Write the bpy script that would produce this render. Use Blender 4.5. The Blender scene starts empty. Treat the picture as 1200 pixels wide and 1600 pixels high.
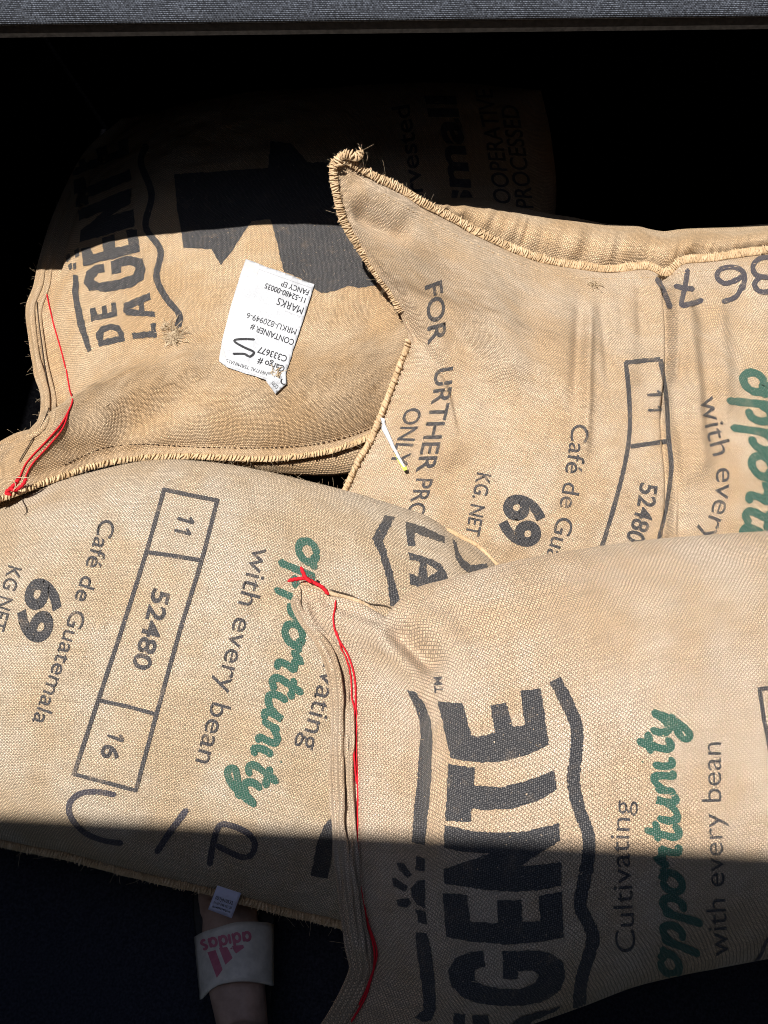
import bpy, bmesh, math, random
import numpy as np
from mathutils import Vector
from mathutils.bvhtree import BVHTree

random.seed(7)
RNG = np.random.default_rng(7)
SC = bpy.context.scene
COL = SC.collection

# ------------------------------------------------------------------ camera, sky, sun, exposure
CAM = np.array([0.0, 0.0, 1.42])
PITCH = math.radians(60.0)
FPX = 600.0 / math.tan(math.radians(25.0))          # focal length, photograph pixels
FWD = np.array([0, math.cos(PITCH), -math.sin(PITCH)])
RGT = np.array([1.0, 0, 0])
UPV = np.array([0, math.sin(PITCH), math.cos(PITCH)])
cd = bpy.data.cameras.new('camera')
cam = bpy.data.objects.new('camera', cd)
COL.objects.link(cam)
cam.location = CAM
cam.rotation_euler = (math.radians(90) - PITCH, 0, 0)
cd.sensor_fit = 'HORIZONTAL'
cd.angle = math.radians(50.0)
cd.clip_start = 0.02
cd.clip_end = 200
SC.camera = cam
try: SC.cycles.filter_width = 1.0
except Exception: pass

def _ray(x, y): return FWD + (x - 600) / FPX * RGT + (800 - y) / FPX * UPV
EDGE_N = np.cross(_ray(0, 1281), _ray(1200, 1345)); EDGE_N /= np.linalg.norm(EDGE_N)
SUN = np.array([-0.30, 0.0, 0.95]); SUN[1] = -(EDGE_N[0] * SUN[0] + EDGE_N[2] * SUN[2]) / EDGE_N[1]; SUN /= np.linalg.norm(SUN)
w = bpy.data.worlds.new('World'); SC.world = w; w.use_nodes = True
wn = w.node_tree.nodes; wl = w.node_tree.links
sky = wn.new('ShaderNodeTexSky'); sky.sky_type = 'NISHITA'; sky.sun_disc = False
sky.sun_elevation = math.asin(SUN[2]); sky.sun_rotation = math.atan2(SUN[0], SUN[1])
bg = wn['Background']; bg.inputs['Strength'].default_value = 0.05
wl.new(sky.outputs[0], bg.inputs[0])
sd = bpy.data.lights.new('sun', 'SUN'); sd.energy = 5.0; sd.angle = math.radians(0.55); sd.color = (1, 0.965, 0.91)
so = bpy.data.objects.new('sun', sd); COL.objects.link(so)
so.rotation_euler = Vector(SUN).to_track_quat('Z', 'Y').to_euler()
SC.view_settings.view_transform = 'Standard'; SC.view_settings.look = 'None'
SC.view_settings.exposure = 0.52; SC.view_settings.gamma = 1.0
SC.view_settings.use_curve_mapping = False

# ------------------------------------------------------------------ helpers
def ray(p):
    p = np.asarray(p, float)
    return FWD + (p[..., 0:1] - 600) / FPX * RGT + (800 - p[..., 1:2]) / FPX * UPV

def proj(P):
    q = np.asarray(P) - CAM
    d = q @ FWD
    return np.stack([600 + FPX * (q @ RGT) / d, 800 - FPX * (q @ UPV) / d], -1)

def at_depth(p, d):
    return CAM + ray(p) * np.asarray(d)[..., None]

def at_z(p, z):
    r = ray(p)
    return CAM + r * ((z - CAM[2]) / r[..., 2])[..., None]

def smooth_path(pts, n=None, step=None):
    """Catmull-Rom through pts (any dimension), resampled evenly."""
    P = np.asarray(pts, float)
    if len(P) == 2:
        fine = P[0] + (P[1] - P[0]) * np.linspace(0, 1, 60)[:, None]
    else:
        Q = np.vstack([2 * P[0] - P[1], P, 2 * P[-1] - P[-2]])
        out = []
        t = np.linspace(0, 1, 24, endpoint=False)[:, None]
        for i in range(len(P) - 1):
            a, b, c, d = Q[i:i + 4]
            out.append(0.5 * (2 * b + (c - a) * t + (2 * a - 5 * b + 4 * c - d) * t ** 2 + (3 * b - a - 3 * c + d) * t ** 3))
        out.append(P[-1:])
        fine = np.vstack(out)
    s = np.concatenate([[0], np.cumsum(np.linalg.norm(np.diff(fine[:, :], axis=0), axis=1))])
    if n is None:
        n = max(2, int(s[-1] / step) + 1)
    q = np.linspace(0, s[-1], n)
    return np.stack([np.interp(q, s, fine[:, k]) for k in range(fine.shape[1])], -1)

def vnoise(x, y, seed):
    r = np.random.default_rng(seed); L = r.random((64, 64)) * 2 - 1
    xi = np.floor(x).astype(int); yi = np.floor(y).astype(int)
    fx = x - xi; fy = y - yi
    fx = fx * fx * (3 - 2 * fx); fy = fy * fy * (3 - 2 * fy)
    a = L[xi % 64, yi % 64]; b = L[(xi + 1) % 64, yi % 64]; c = L[xi % 64, (yi + 1) % 64]; d = L[(xi + 1) % 64, (yi + 1) % 64]
    return (a * (1 - fx) + b * fx) * (1 - fy) + (c * (1 - fx) + d * fx) * fy

def poly_dist(P, line):
    """distance of pixels P to a polyline; fraction along it."""
    A = smooth_path(line, n=26)
    best = np.full(len(P), 1e9); frac = np.zeros(len(P)); sgn = np.zeros(len(P))
    n = len(A) - 1
    for i in range(n):
        a, b = A[i], A[i + 1]; ab = b - a
        t = np.clip(((P - a) @ ab) / (ab @ ab), 0, 1)
        c = a + t[:, None] * ab; dv = P - c
        d = np.hypot(dv[:, 0], dv[:, 1]); m = d < best
        best[m] = d[m]; frac[m] = (i + t[m]) / n
        sgn[m] = np.sign(ab[0] * dv[m, 1] - ab[1] * dv[m, 0])
    return best, frac, sgn

def link(name, me, mat, parent=None):
    o = bpy.data.objects.new(name, me); COL.objects.link(o)
    if mat is not None: me.materials.append(mat)
    if parent is not None:
        o.parent = parent
        if parent.type == 'EMPTY':
            me.transform(__import__('mathutils').Matrix.Translation(-parent.location))
    return o

def mesh(name, V, F, mat, parent=None, uv=None, smooth=True, cols=None):
    me = bpy.data.meshes.new(name)
    me.from_pydata([tuple(map(float, v)) for v in V], [], [tuple(map(int, f)) for f in F])
    if smooth: me.polygons.foreach_set('use_smooth', [True] * len(me.polygons))
    if uv is not None:
        l = me.uv_layers.new(name='weave')
        vi = np.zeros(len(me.loops), dtype=np.int32); me.loops.foreach_get('vertex_index', vi)
        l.data.foreach_set('uv', np.asarray(uv, dtype=np.float32)[vi].ravel())
    me.update()
    return link(name, me, mat, parent)

def thing(name, label, cat, loc, group=None):
    o = bpy.data.objects.new(name, None); COL.objects.link(o)
    o.location = Vector([float(v) for v in loc]); o.empty_display_size = 0.1
    o['label'] = label; o['category'] = cat
    if group: o['group'] = group
    return o

def tag(o, label=None, cat=None, group=None, kind=None):
    for k, v in (('label', label), ('category', cat), ('group', group), ('kind', kind)):
        if v: o[k] = v
    return o

# ------------------------------------------------------------------ materials
class NT:
    def __init__(s, name):
        s.m = bpy.data.materials.new(name); s.m.use_nodes = True
        s.t = s.m.node_tree; s.b = s.t.nodes['Principled BSDF']
    def n(s, typ, **kw):
        x = s.t.nodes.new(typ)
        for k, v in kw.items(): setattr(x, k, v)
        return x
    def put(s, sock, v):
        if hasattr(v, 'is_output') or isinstance(v, bpy.types.NodeSocket): s.t.links.new(v, sock)
        else: sock.default_value = v
    def math(s, op, a, b=None, c=None, clamp=False):
        x = s.n('ShaderNodeMath', operation=op, use_clamp=clamp)
        for i, v in enumerate((a, b, c)):
            if v is not None: s.put(x.inputs[i], v)
        return x.outputs[0]
    def mix(s, f, a, b, mode='MIX'):
        x = s.n('ShaderNodeMix', data_type='RGBA', blend_type=mode)
        s.put(x.inputs[0], f)
        for i, v in ((6, a), (7, b)):
            s.put(x.inputs[i], v if not isinstance(v, tuple) else (*v, 1) if len(v) == 3 else v)
        return x.outputs[2]
    def noise(s, vec, scale, detail=2, rough=0.5):
        x = s.n('ShaderNodeTexNoise'); s.put(x.inputs['Scale'], scale); x.inputs['Detail'].default_value = detail
        x.inputs['Roughness'].default_value = rough
        if vec is not None: s.put(x.inputs['Vector'], vec)
        return x.outputs[0]
    def ramp(s, v, lo, hi, a=0.0, b=1.0):
        x = s.n('ShaderNodeMapRange', interpolation_type='SMOOTHSTEP'); s.put(x.inputs[0], v)
        x.inputs[1].default_value = lo; x.inputs[2].default_value = hi; x.inputs[3].default_value = a; x.inputs[4].default_value = b
        return x.outputs[0]
    def vec(s, v, sc):
        x = s.n('ShaderNodeVectorMath', operation='MULTIPLY'); s.put(x.inputs[0], v); x.inputs[1].default_value = sc
        return x.outputs[0]

def burlap(name, base=(0.67, 0.495, 0.328), ink=None, cover=0.9, seed=0.0):
    k = NT(name)
    uvn = k.n('ShaderNodeUVMap', uv_map='weave').outputs[0]
    off = k.n('ShaderNodeVectorMath', operation='ADD'); k.put(off.inputs[0], uvn); off.inputs[1].default_value = (seed, seed * 1.7, 0)
    uv0 = off.outputs[0]
    # the yarns wander a little
    wob = k.n('ShaderNodeTexNoise'); wob.inputs['Scale'].default_value = 0.10; wob.inputs['Detail'].default_value = 2
    k.put(wob.inputs['Vector'], uv0)
    wv = k.n('ShaderNodeVectorMath', operation='MULTIPLY_ADD'); k.put(wv.inputs[0], wob.outputs[1]); wv.inputs[1].default_value = (1.6, 1.6, 0); k.put(wv.inputs[2], uv0)
    sp = k.n('ShaderNodeSeparateXYZ'); k.put(sp.inputs[0], wv.outputs[0])
    U, Vv = sp.outputs[0], sp.outputs[1]
    su = k.math('SINE', k.math('MULTIPLY', U, math.pi)); sv = k.math('SINE', k.math('MULTIPLY', Vv, math.pi))
    f = k.math('MULTIPLY', su, sv); af = k.math('ABSOLUTE', f)
    gap = k.math('MULTIPLY', k.math('SUBTRACT', 1.0, k.math('ABSOLUTE', su)), k.math('SUBTRACT', 1.0, k.math('ABSOLUTE', sv)))
    gapm = k.ramp(gap, 0.06, 0.42)
    # slubs: each yarn has its own tone
    n1 = k.noise(k.vec(uv0, (0.75, 0.045, 1)), 1.0, 3, 0.7); n2 = k.noise(k.vec(uv0, (0.045, 0.75, 1)), 1.0, 3, 0.7)
    warp = k.ramp(f, -0.15, 0.15)
    yarn = k.n('ShaderNodeMix', data_type='FLOAT'); k.put(yarn.inputs[0], warp); k.put(yarn.inputs[2], n1); k.put(yarn.inputs[3], n2)
    tone = k.ramp(yarn.outputs[0], 0.30, 0.70, 0.74, 1.24)
    patch = k.noise(uv0, 0.016, 5, 0.65)
    fine = k.noise(uv0, 1.0, 4, 0.8)
    hairs = k.ramp(k.noise(k.vec(uv0, (0.5, 2.3, 1)), 0.9, 2), 0.62, 0.75)
    c1 = k.mix(k.ramp(patch, 0.35, 0.68), tuple(v * s for v, s in zip(base, (0.93, 0.87, 0.79))), tuple(min(1, v * s) for v, s in zip(base, (1.07, 1.13, 1.24))))
    cc = k.n('ShaderNodeVectorMath', operation='SCALE'); k.put(cc.inputs[0], c1); k.put(cc.inputs[3], k.math('MULTIPLY', tone, k.ramp(fine, 0.3, 0.70, 0.52, 1.50)))
    wa = k.mix(k.math('MULTIPLY', hairs, 0.35), cc.outputs[0], (0.74, 0.62, 0.45))
    under = k.ramp(k.math('ADD', f, k.math('MULTIPLY', k.math('SUBTRACT', fine, 0.5), 2.2)), -0.75, 0.2, 1.0, 0.0)
    body = k.mix(k.math('MULTIPLY', under, 0.82), wa, tuple(v * 0.30 for v in base))  # lower yarns darkened: shade between yarns put into the colour
    body = k.mix(k.math('MULTIPLY', gapm, 0.85), body, (0.055, 0.033, 0.017))
    # a few brown specks of husk
    sp2 = k.ramp(k.noise(uv0, 0.24, 3), 0.70, 0.74)
    body = k.mix(k.math('MULTIPLY', sp2, 0.5), body, (0.16, 0.085, 0.04))
    if ink is not None:
        spk = k.ramp(k.math('ADD', k.math('MULTIPLY', k.noise(uv0, 0.85, 3, 0.8), 0.75), k.math('MULTIPLY', af, 0.25)), 0.42, 0.64)
        pale = k.mix(0.36, ink, (0.44, 0.41, 0.39))  # pale specks: yarn-top highlights put into the ink colour
        inked = k.mix(k.math('MULTIPLY', spk, 0.95), ink, pale)
        wear = k.ramp(k.noise(uv0, 0.07, 5, 0.75), 0.52, 0.75)
        inked = k.mix(k.math('MAXIMUM', k.math('MULTIPLY', gapm, 0.6), k.math('MULTIPLY', under, 0.5)), inked, tuple(v * 0.35 for v in ink))  # the same yarn shade painted into the ink
        ragged = k.ramp(k.noise(uv0, 0.5, 3, .7), 0.64, 0.72)
        body = k.mix(k.math('MAXIMUM', k.math('MULTIPLY', wear, 1 - cover), k.math('MULTIPLY', ragged, 0.8)), inked, body)
    k.put(k.b.inputs['Base Color'], body)
    k.b.inputs['Roughness'].default_value = 0.85 if ink is None else 0.7
    k.b.inputs['Specular IOR Level'].default_value = 0.25
    try:
        k.b.inputs['Sheen Weight'].default_value = 0.12; k.b.inputs['Sheen Roughness'].default_value = 0.5
        k.b.inputs['Sheen Tint'].default_value = (1, 0.85, 0.65, 1)
    except Exception: pass
    bp = k.n('ShaderNodeBump'); bp.inputs['Strength'].default_value = 0.8; bp.inputs['Distance'].default_value = 0.0011
    k.put(bp.inputs['Height'], k.math('ADD', af, k.math('MULTIPLY', fine, 0.6)))
    k.put(k.b.inputs['Normal'], bp.outputs[0])
    return k.m

def fibre(name, a, b, rough=0.85, scale=900.0, bump=0.5):
    """twisted yarn: colour changes in fine streaks"""
    k = NT(name)
    g = k.n('ShaderNodeTexCoord').outputs['Object']
    n = k.noise(g, scale, 3, 0.7); n2 = k.noise(g, 60, 3, 0.6)
    k.put(k.b.inputs['Base Color'], k.mix(k.ramp(k.math('ADD', k.math('MULTIPLY', n, .6), k.math('MULTIPLY', n2, .4)), 0.35, 0.66), a, b))
    k.b.inputs['Roughness'].default_value = rough; k.b.inputs['Specular IOR Level'].default_value = 0.2
    bp = k.n('ShaderNodeBump'); bp.inputs['Strength'].default_value = bump; bp.inputs['Distance'].default_value = 0.001
    k.put(bp.inputs['Height'], n); k.put(k.b.inputs['Normal'], bp.outputs[0])
    return k.m

def paper(name, col=(0.50, 0.51, 0.535)):
    k = NT(name)
    g = k.n('ShaderNodeTexCoord').outputs['Object']
    n = k.noise(g, 30, 4, 0.6); n2 = k.noise(g, 400, 3, 0.6)
    k.put(k.b.inputs['Base Color'], k.mix(k.ramp(n, 0.35, 0.7), tuple(v * 0.9 for v in col), col))
    k.b.inputs['Roughness'].default_value = 0.55; k.b.inputs['Specular IOR Level'].default_value = 0.35
    bp = k.n('ShaderNodeBump'); bp.inputs['Strength'].default_value = 0.7; bp.inputs['Distance'].default_value = 0.006
    k.put(bp.inputs['Height'], k.math('ADD', n, k.math('MULTIPLY', n2, 0.15))); k.put(k.b.inputs['Normal'], bp.outputs[0])
    return k.m

def rough(name, a, b, scale, rgh=0.9, bump=0.3, dist=0.002, spec=0.2):
    k = NT(name)
    g = k.n('ShaderNodeTexCoord').outputs['Object']
    n = k.noise(g, scale, 4, 0.65)
    k.put(k.b.inputs['Base Color'], k.mix(k.ramp(n, 0.3, 0.7), a, b))
    k.b.inputs['Roughness'].default_value = rgh; k.b.inputs['Specular IOR Level'].default_value = spec
    bp = k.n('ShaderNodeBump'); bp.inputs['Strength'].default_value = bump; bp.inputs['Distance'].default_value = dist
    k.put(bp.inputs['Height'], n); k.put(k.b.inputs['Normal'], bp.outputs[0])
    return k.m

def ribbed(name):
    """grey-blue ribbed upholstery: rows of small stitches"""
    k = NT(name)
    g = k.n('ShaderNodeUVMap', uv_map='weave').outputs[0]
    sp = k.n('ShaderNodeSeparateXYZ'); k.put(sp.inputs[0], g)
    row = k.math('ABSOLUTE', k.math('SINE', k.math('MULTIPLY', sp.outputs[1], math.pi)))
    par = k.math('FLOOR', sp.outputs[1])
    st = k.math('ABSOLUTE', k.math('SINE', k.math('MULTIPLY', k.math('ADD', sp.outputs[0], k.math('MULTIPLY', par, 0.5)), math.pi)))
    n = k.noise(g, 0.5, 3, 0.7); n2 = k.noise(g, 0.04, 3, 0.6)
    h = k.math('MULTIPLY', row, k.math('ADD', 0.35, k.math('MULTIPLY', st, 0.65)))
    m = k.math('MULTIPLY', k.ramp(h, 0.2, 0.9), k.ramp(n, 0.36, 0.68, 0.05, 1.5))
    m = k.math('MULTIPLY', m, k.ramp(n2, 0.3, 0.7, 0.55, 1.0))
    k.put(k.b.inputs['Base Color'], k.mix(m, (0.016, 0.018, 0.024), (0.145, 0.162, 0.20)))
    k.b.inputs['Roughness'].default_value = 0.7; k.b.inputs['Specular IOR Level'].default_value = 0.3
    bp = k.n('ShaderNodeBump'); bp.inputs['Strength'].default_value = 0.7; bp.inputs['Distance'].default_value = 0.0015
    k.put(bp.inputs['Height'], h); k.put(k.b.inputs['Normal'], bp.outputs[0])
    return k.m

BLACK = (0.030, 0.031, 0.037)
M = dict(
    jute=burlap('natural_burlap'),
    jute_b=burlap('warm_burlap', (0.67, 0.468, 0.278), seed=31.3),
    jute_c=burlap('pale_burlap', (0.61, 0.478, 0.338), seed=77.1),
    jute_d=burlap('pinkish_burlap', (0.655, 0.495, 0.348), seed=120.7),
    ink=burlap('black_stencil_ink', ink=BLACK, cover=0.80),
    ink_thin=burlap('thin_black_ink', ink=(0.045, 0.042, 0.046), cover=0.55),
    green=burlap('green_stencil_ink', ink=(0.022, 0.105, 0.072), cover=0.75),
    marker=burlap('marker_pen', ink=(0.04, 0.036, 0.055), cover=0.6),
    hem=fibre('hem_yarn', (0.36, 0.235, 0.12), (0.76, 0.57, 0.37)),
    hem_cloth=fibre('hem_edge_cloth', (0.36, 0.235, 0.125), (0.64, 0.46, 0.275)),
    folded=fibre('folded_hem_cloth', (0.34, 0.23, 0.13), (0.62, 0.46, 0.30), scale=500),
    yarn=fibre('seam_yarn', (0.40, 0.26, 0.12), (0.76, 0.58, 0.36)),
    frayed=fibre('frayed_fibre', (0.34, 0.24, 0.14), (0.76, 0.62, 0.44)),
    red=fibre('red_yarn', (0.42, 0.006, 0.012), (0.72, 0.015, 0.03), 0.7),
    dark_thread=fibre('dark_thread', (0.035, 0.025, 0.02), (0.09, 0.065, 0.045)),
    paper=paper('white_label_paper'),
    print=rough('label_print', (0.02, 0.02, 0.022), (0.045, 0.045, 0.05), 300, 0.5),
    grey_print=rough('pale_label_print', (0.3, 0.3, 0.32), (0.45, 0.45, 0.47), 300, 0.5),
    film=paper('grey_clear_tape', (0.52, 0.50, 0.50)),
    lime=rough('lime_edge', (0.42, 0.55, 0.06), (0.55, 0.7, 0.12), 80, 0.6),
    cloth_tag=paper('woven_tag', (0.62, 0.62, 0.80)),
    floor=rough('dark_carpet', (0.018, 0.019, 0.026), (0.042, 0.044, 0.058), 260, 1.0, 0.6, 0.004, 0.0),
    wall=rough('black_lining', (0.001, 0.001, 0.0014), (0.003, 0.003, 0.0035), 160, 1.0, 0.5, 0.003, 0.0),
    trim=rough('dark_brown_trim', (0.018, 0.015, 0.013), (0.035, 0.03, 0.026), 120, 0.8),
    ribbed=ribbed('ribbed_upholstery'),
    paint=rough('dark_blocker_paint', (0.03, 0.03, 0.033), (0.04, 0.04, 0.043), 20, 0.35, 0.05),
    skin=rough('skin', (0.33, 0.215, 0.165), (0.46, 0.31, 0.24), 45, 0.55, 0.25, 0.002, 0.4),
    strap=rough('white_rubber', (0.52, 0.475, 0.41), (0.68, 0.625, 0.545), 60, 0.5, 0.15, 0.001, 0.4),
    logo=rough('pink_red_print', (0.44, 0.12, 0.17), (0.54, 0.17, 0.23), 90, 0.5),
    sole=rough('black_rubber', (0.012, 0.012, 0.013), (0.025, 0.025, 0.026), 120, 0.5, 0.3),
)

# ------------------------------------------------------------------ setting
def box(name, lo, hi, mat, parent=None, bevel=0.0):
    bm = bmesh.new(); bmesh.ops.create_cube(bm, size=1)
    for v in bm.verts:
        v.co = Vector([(lo[i] + hi[i]) / 2 + v.co[i] * (hi[i] - lo[i]) for i in range(3)])
    if bevel: bmesh.ops.bevel(bm, geom=bm.edges[:], offset=bevel, segments=3, affect='EDGES')
    me = bpy.data.meshes.new(name); bm.to_mesh(me); bm.free()
    return link(name, me, mat, parent)

# floor: one gently uneven sheet of dark carpet
gx, gy = np.meshgrid(np.linspace(-3, 3, 90), np.linspace(-2.2, 3, 80), indexing='ij')
gz = 0.002 * vnoise(gx * 9 + 40, gy * 9 + 40, 3)
V = np.stack([gx, gy, gz], -1).reshape(-1, 3)
F = [(i * 80 + j, (i + 1) * 80 + j, (i + 1) * 80 + j + 1, i * 80 + j + 1) for i in range(89) for j in range(79)]
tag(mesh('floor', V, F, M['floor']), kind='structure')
tag(box('back_wall', (-1.3, 2.02, -0.02), (1.3, 2.08, 1.55), M['wall'], bevel=0.004), kind='structure')  # carried up past the shelf to hold back sky light
tag(box('side_wall', (-1.20, -2.0, -0.02), (-1.12, 2.01, 1.15), M['wall'], bevel=0.004), kind='structure')  # unseen; height and reach set to shade the floor and cut sky light
tag(box('side_wall', (1.20, -2.0, -0.02), (1.28, 2.01, 1.95), M['wall'], bevel=0.004), kind='structure')  # unseen; made tall and long to block low sky light

tag(box('gap_shade_sheet', (-1.11, 0.66, 0.004), (1.19, 2.01, 0.010), M['wall']), kind='structure')  # black sheet added over the carpet in place of shade in the gaps

# padded shelf across the top: a rounded ribbed cushion edge on a dark board
SHELF_D = 1.226
pa = at_depth(np.array([[-420., 60.]]), np.array([SHELF_D]))[0]; pb = at_depth(np.array([[1620., 37.]]), np.array([SHELF_D]))[0]
sh = thing('padded_shelf', 'grey ribbed fabric shelf edge above the dark hollow behind the sacks', 'shelf', (0, pa[1] + 0.2, 0.5))
n = 90
prof = [(0.03, 0.010), (0.003, 0.0125), (0.0, 0.0155), (0.003, 0.020), (0.012, 0.030), (0.024, 0.040), (0.038, 0.050), (0.054, 0.058), (0.075, 0.064), (0.10, 0.067), (0.14, 0.069), (0.22, 0.070), (0.78, 0.070), (0.78, 0.010)]
prof = np.array(prof); pl = np.concatenate([[0], np.cumsum(np.hypot(*np.diff(prof, axis=0).T))])
V, UVs, F = [], [], []
for i in range(n):
    t = i / (n - 1); c = pa + (pb - pa) * t
    for j, (dy, dz) in enumerate(prof):
        V.append(c + np.array([0, dy, dz + 0.0012 * math.sin(9 * t * 6.28) * (j > 3)])); UVs.append((t * 2100 / 2.4, pl[j] * 1000 / 2.6))
k = len(prof)
for i in range(n - 1):
    for j in range(k): F.append((i * k + j, (i + 1) * k + j, (i + 1) * k + (j + 1) % k, i * k + (j + 1) % k))
mesh('cushion', V, F, M['ribbed'], sh, UVs)
V = []
for i in range(n):
    c = pa + (pb - pa) * i / (n - 1)
    for dy, dz in ((0.001, -0.004), (0.003, 0.012), (0.78, 0.0095), (0.78, -0.004)): V.append(c + np.array([dy, dz, 0])[[0, 0, 0]] * 0 + np.array([0, dy, dz]))
F = [(i * 4 + j, (i + 1) * 4 + j, (i + 1) * 4 + (j + 1) % 4, i * 4 + (j + 1) % 4) for i in range(n - 1) for j in range(4)]
mesh('board', V, F, M['trim'], sh, smooth=False)

# added tailgate overhead (out of frame): placed so its edge shades the near side
blocker_z = 2.55
blocker_line = lambda x: -(EDGE_N[0] * x + EDGE_N[2] * (blocker_z - CAM[2])) / EDGE_N[1]
blocker_root = thing('shade_blocker', 'added unseen tailgate overhead that shades the near ends of the sacks', 'blocker', (0, blocker_line(0), blocker_z))
V = []; nx = 40
for i in range(nx):
    x = -1.9 + 3.8 * i / (nx - 1)
    ye = blocker_line(x)
    for dy, dz in ((0, 0), (0, 0.05), (-0.8, 0.12), (-2.2, -0.75), (-2.2, -0.81), (-0.8, 0.06)): V.append((x, ye + dy, blocker_z + dz))
F = [(i * 6 + j, (i + 1) * 6 + j, (i + 1) * 6 + (j + 1) % 6, i * 6 + (j + 1) % 6) for i in range(nx - 1) for j in range(6)]
F += [tuple(range(5, -1, -1)), tuple((nx - 1) * 6 + j for j in range(6))]
mesh('panel', V, F, M['paint'], blocker_root, smooth=False)

# ------------------------------------------------------------------ cloth surfaces and things drawn on them
class Target:
    def __init__(s, V, F, uv=None):
        s.V = np.asarray(V); s.F = F; s.uv = None if uv is None else np.asarray(uv)
        s.bvh = BVHTree.FromPolygons([Vector(v) for v in s.V], [tuple(map(int, f)) for f in F], all_triangles=False)
        s.o = Vector(CAM)
    def hit(s, p):
        r = ray(np.asarray(p, float)); h = s.bvh.ray_cast(s.o, Vector(r).normalized(), 6.0)
        if h[0] is None: return None
        loc, nor, fi = np.array(h[0]), np.array(h[1]), h[2]
        if nor @ (CAM - loc) < 0: nor = -nor
        u = (0.0, 0.0)
        if s.uv is not None:
            q = s.F[fi]; P = s.V[list(q)]; T = s.uv[list(q)]
            e1 = P[1] - P[0]; e2 = P[3] - P[0]; d = loc - P[0]
            a = np.clip(d @ e1 / (e1 @ e1 + 1e-12), 0, 1); b = np.clip(d @ e2 / (e2 @ e2 + 1e-12), 0, 1)
            u = T[0] + a * (T[1] - T[0]) + b * (T[3] - T[0])
        return loc, nor, u

def drape(tgt, name, P2, F2, mat, parent, lift=0.0007, lifts=None):
    """lay a flat pixel-space figure on the cloth, vertex by vertex"""
    V, U, ok = [], [], []
    for i, p in enumerate(P2):
        h = tgt.hit(p)
        if h is None: V.append((0, 0, 0)); U.append((0, 0)); ok.append(False); continue
        V.append(h[0] + h[1] * (lift + (0 if lifts is None else lifts[i]))); U.append(h[2]); ok.append(True)
    V = np.array(V)
    keep = []
    for f in F2:
        if all(ok[i] for i in f):
            P = V[list(f)]
            if np.max(np.linalg.norm(P - P[0], axis=1)) < 0.06: keep.append(f)
    nn = sum((np.cross(V[f[1]] - V[f[0]], V[f[2]] - V[f[0]]) @ (CAM - V[f[0]]) for f in keep))
    if nn < 0: keep = [list(f)[::-1] for f in keep]
    used = sorted({i for f in keep for i in f}); mp = {a: b for b, a in enumerate(used)}
    if not used: return None
    return mesh(name, V[used], [[mp[i] for i in f] for f in keep], mat, parent, np.array(U)[used])

def grid_cut(me2d, step):
    """slice a flat mesh on a grid so it can follow curved cloth"""
    bm = bmesh.new(); bm.from_mesh(me2d)
    bmesh.ops.remove_doubles(bm, verts=bm.verts[:], dist=1e-4)
    if len(bm.verts):
        for ax in (0, 1):
            lo = min(v.co[ax] for v in bm.verts); hi = max(v.co[ax] for v in bm.verts)
            x = lo + step * 0.5
            while x < hi:
                no = Vector((1, 0, 0)) if ax == 0 else Vector((0, 1, 0))
                bmesh.ops.bisect_plane(bm, geom=bm.verts[:] + bm.edges[:] + bm.faces[:], plane_co=no * x, plane_no=no, dist=1e-5)
                x += step
    bmesh.ops.triangulate(bm, faces=bm.faces[:])
    bm.verts.index_update()
    P = np.array([[v.co.x, v.co.y] for v in bm.verts]).reshape(-1, 2); F = [[v.index for v in f.verts] for f in bm.faces]
    bm.free(); return P, F

def fill_polys(polys, step=6.0, jitter=0.0):
    cu = bpy.data.curves.new('tmp', 'CURVE'); cu.dimensions = '2D'; cu.fill_mode = 'BOTH'
    for poly in polys:
        Q = np.array(poly, float)
        if jitter:
            D = []
            for a, b in zip(Q, np.roll(Q, -1, 0)):
                m = max(1, int(np.linalg.norm(b - a) / 3.5))
                for t in range(m):
                    p = a + (b - a) * t / m
                    D.append(p + RNG.normal(0, jitter, 2) * (1 if t else 0.5))
            Q = np.array(D)
        s = cu.splines.new('POLY'); s.points.add(len(Q) - 1)
        s.points.foreach_set('co', np.column_stack([Q, np.zeros(len(Q)), np.ones(len(Q))]).ravel()); s.use_cyclic_u = True
    return curve_mesh(cu, step)

def curve_mesh(cu, step):
    o = bpy.data.objects.new('tmp', cu); COL.objects.link(o)
    dg = bpy.context.evaluated_depsgraph_get(); dg.update()
    me = bpy.data.meshes.new_from_object(o.evaluated_get(dg))
    r = grid_cut(me, step)
    bpy.data.objects.remove(o); bpy.data.meshes.remove(me)
    try: bpy.data.curves.remove(cu)
    except Exception: pass
    return r

def text_flat(body, weight=0.0, spacing=1.0, scale=100.0, step=8.0):
    cu = bpy.data.curves.new('tmp', 'FONT'); cu.body = body; cu.size = scale; cu.offset = weight * scale
    cu.space_character = spacing; cu.resolution_u = 5; cu.fill_mode = 'FRONT'
    return curve_mesh(cu, step)

_px, _ = text_flat('x', step=1e9); _ph, _ = text_flat('H', step=1e9)
XH = _px[:, 1].max() / 100.0; CH = _ph[:, 1].max() / 100.0

def along(path, S, Y):
    A = smooth_path(path, n=200)
    s = np.concatenate([[0], np.cumsum(np.linalg.norm(np.diff(A, axis=0), axis=1))]); L = s[-1]
    T = np.gradient(A, axis=0); T /= np.linalg.norm(T, axis=1)[:, None] + 1e-9
    kern = np.ones(25) / 25
    T = np.stack([np.convolve(np.pad(T[:, i], 12, mode='edge'), kern, 'valid') for i in range(2)], -1)
    q = np.clip(S, 0, 1) * L
    P = np.stack([np.interp(q, s, A[:, i]) for i in range(2)], -1)
    t = np.stack([np.interp(q, s, T[:, i]) for i in range(2)], -1)
    up = np.stack([t[:, 1], -t[:, 0]], -1)
    over = (S - np.clip(S, 0, 1)) * L
    return P + up * Y[:, None] + t * over[:, None]

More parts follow.
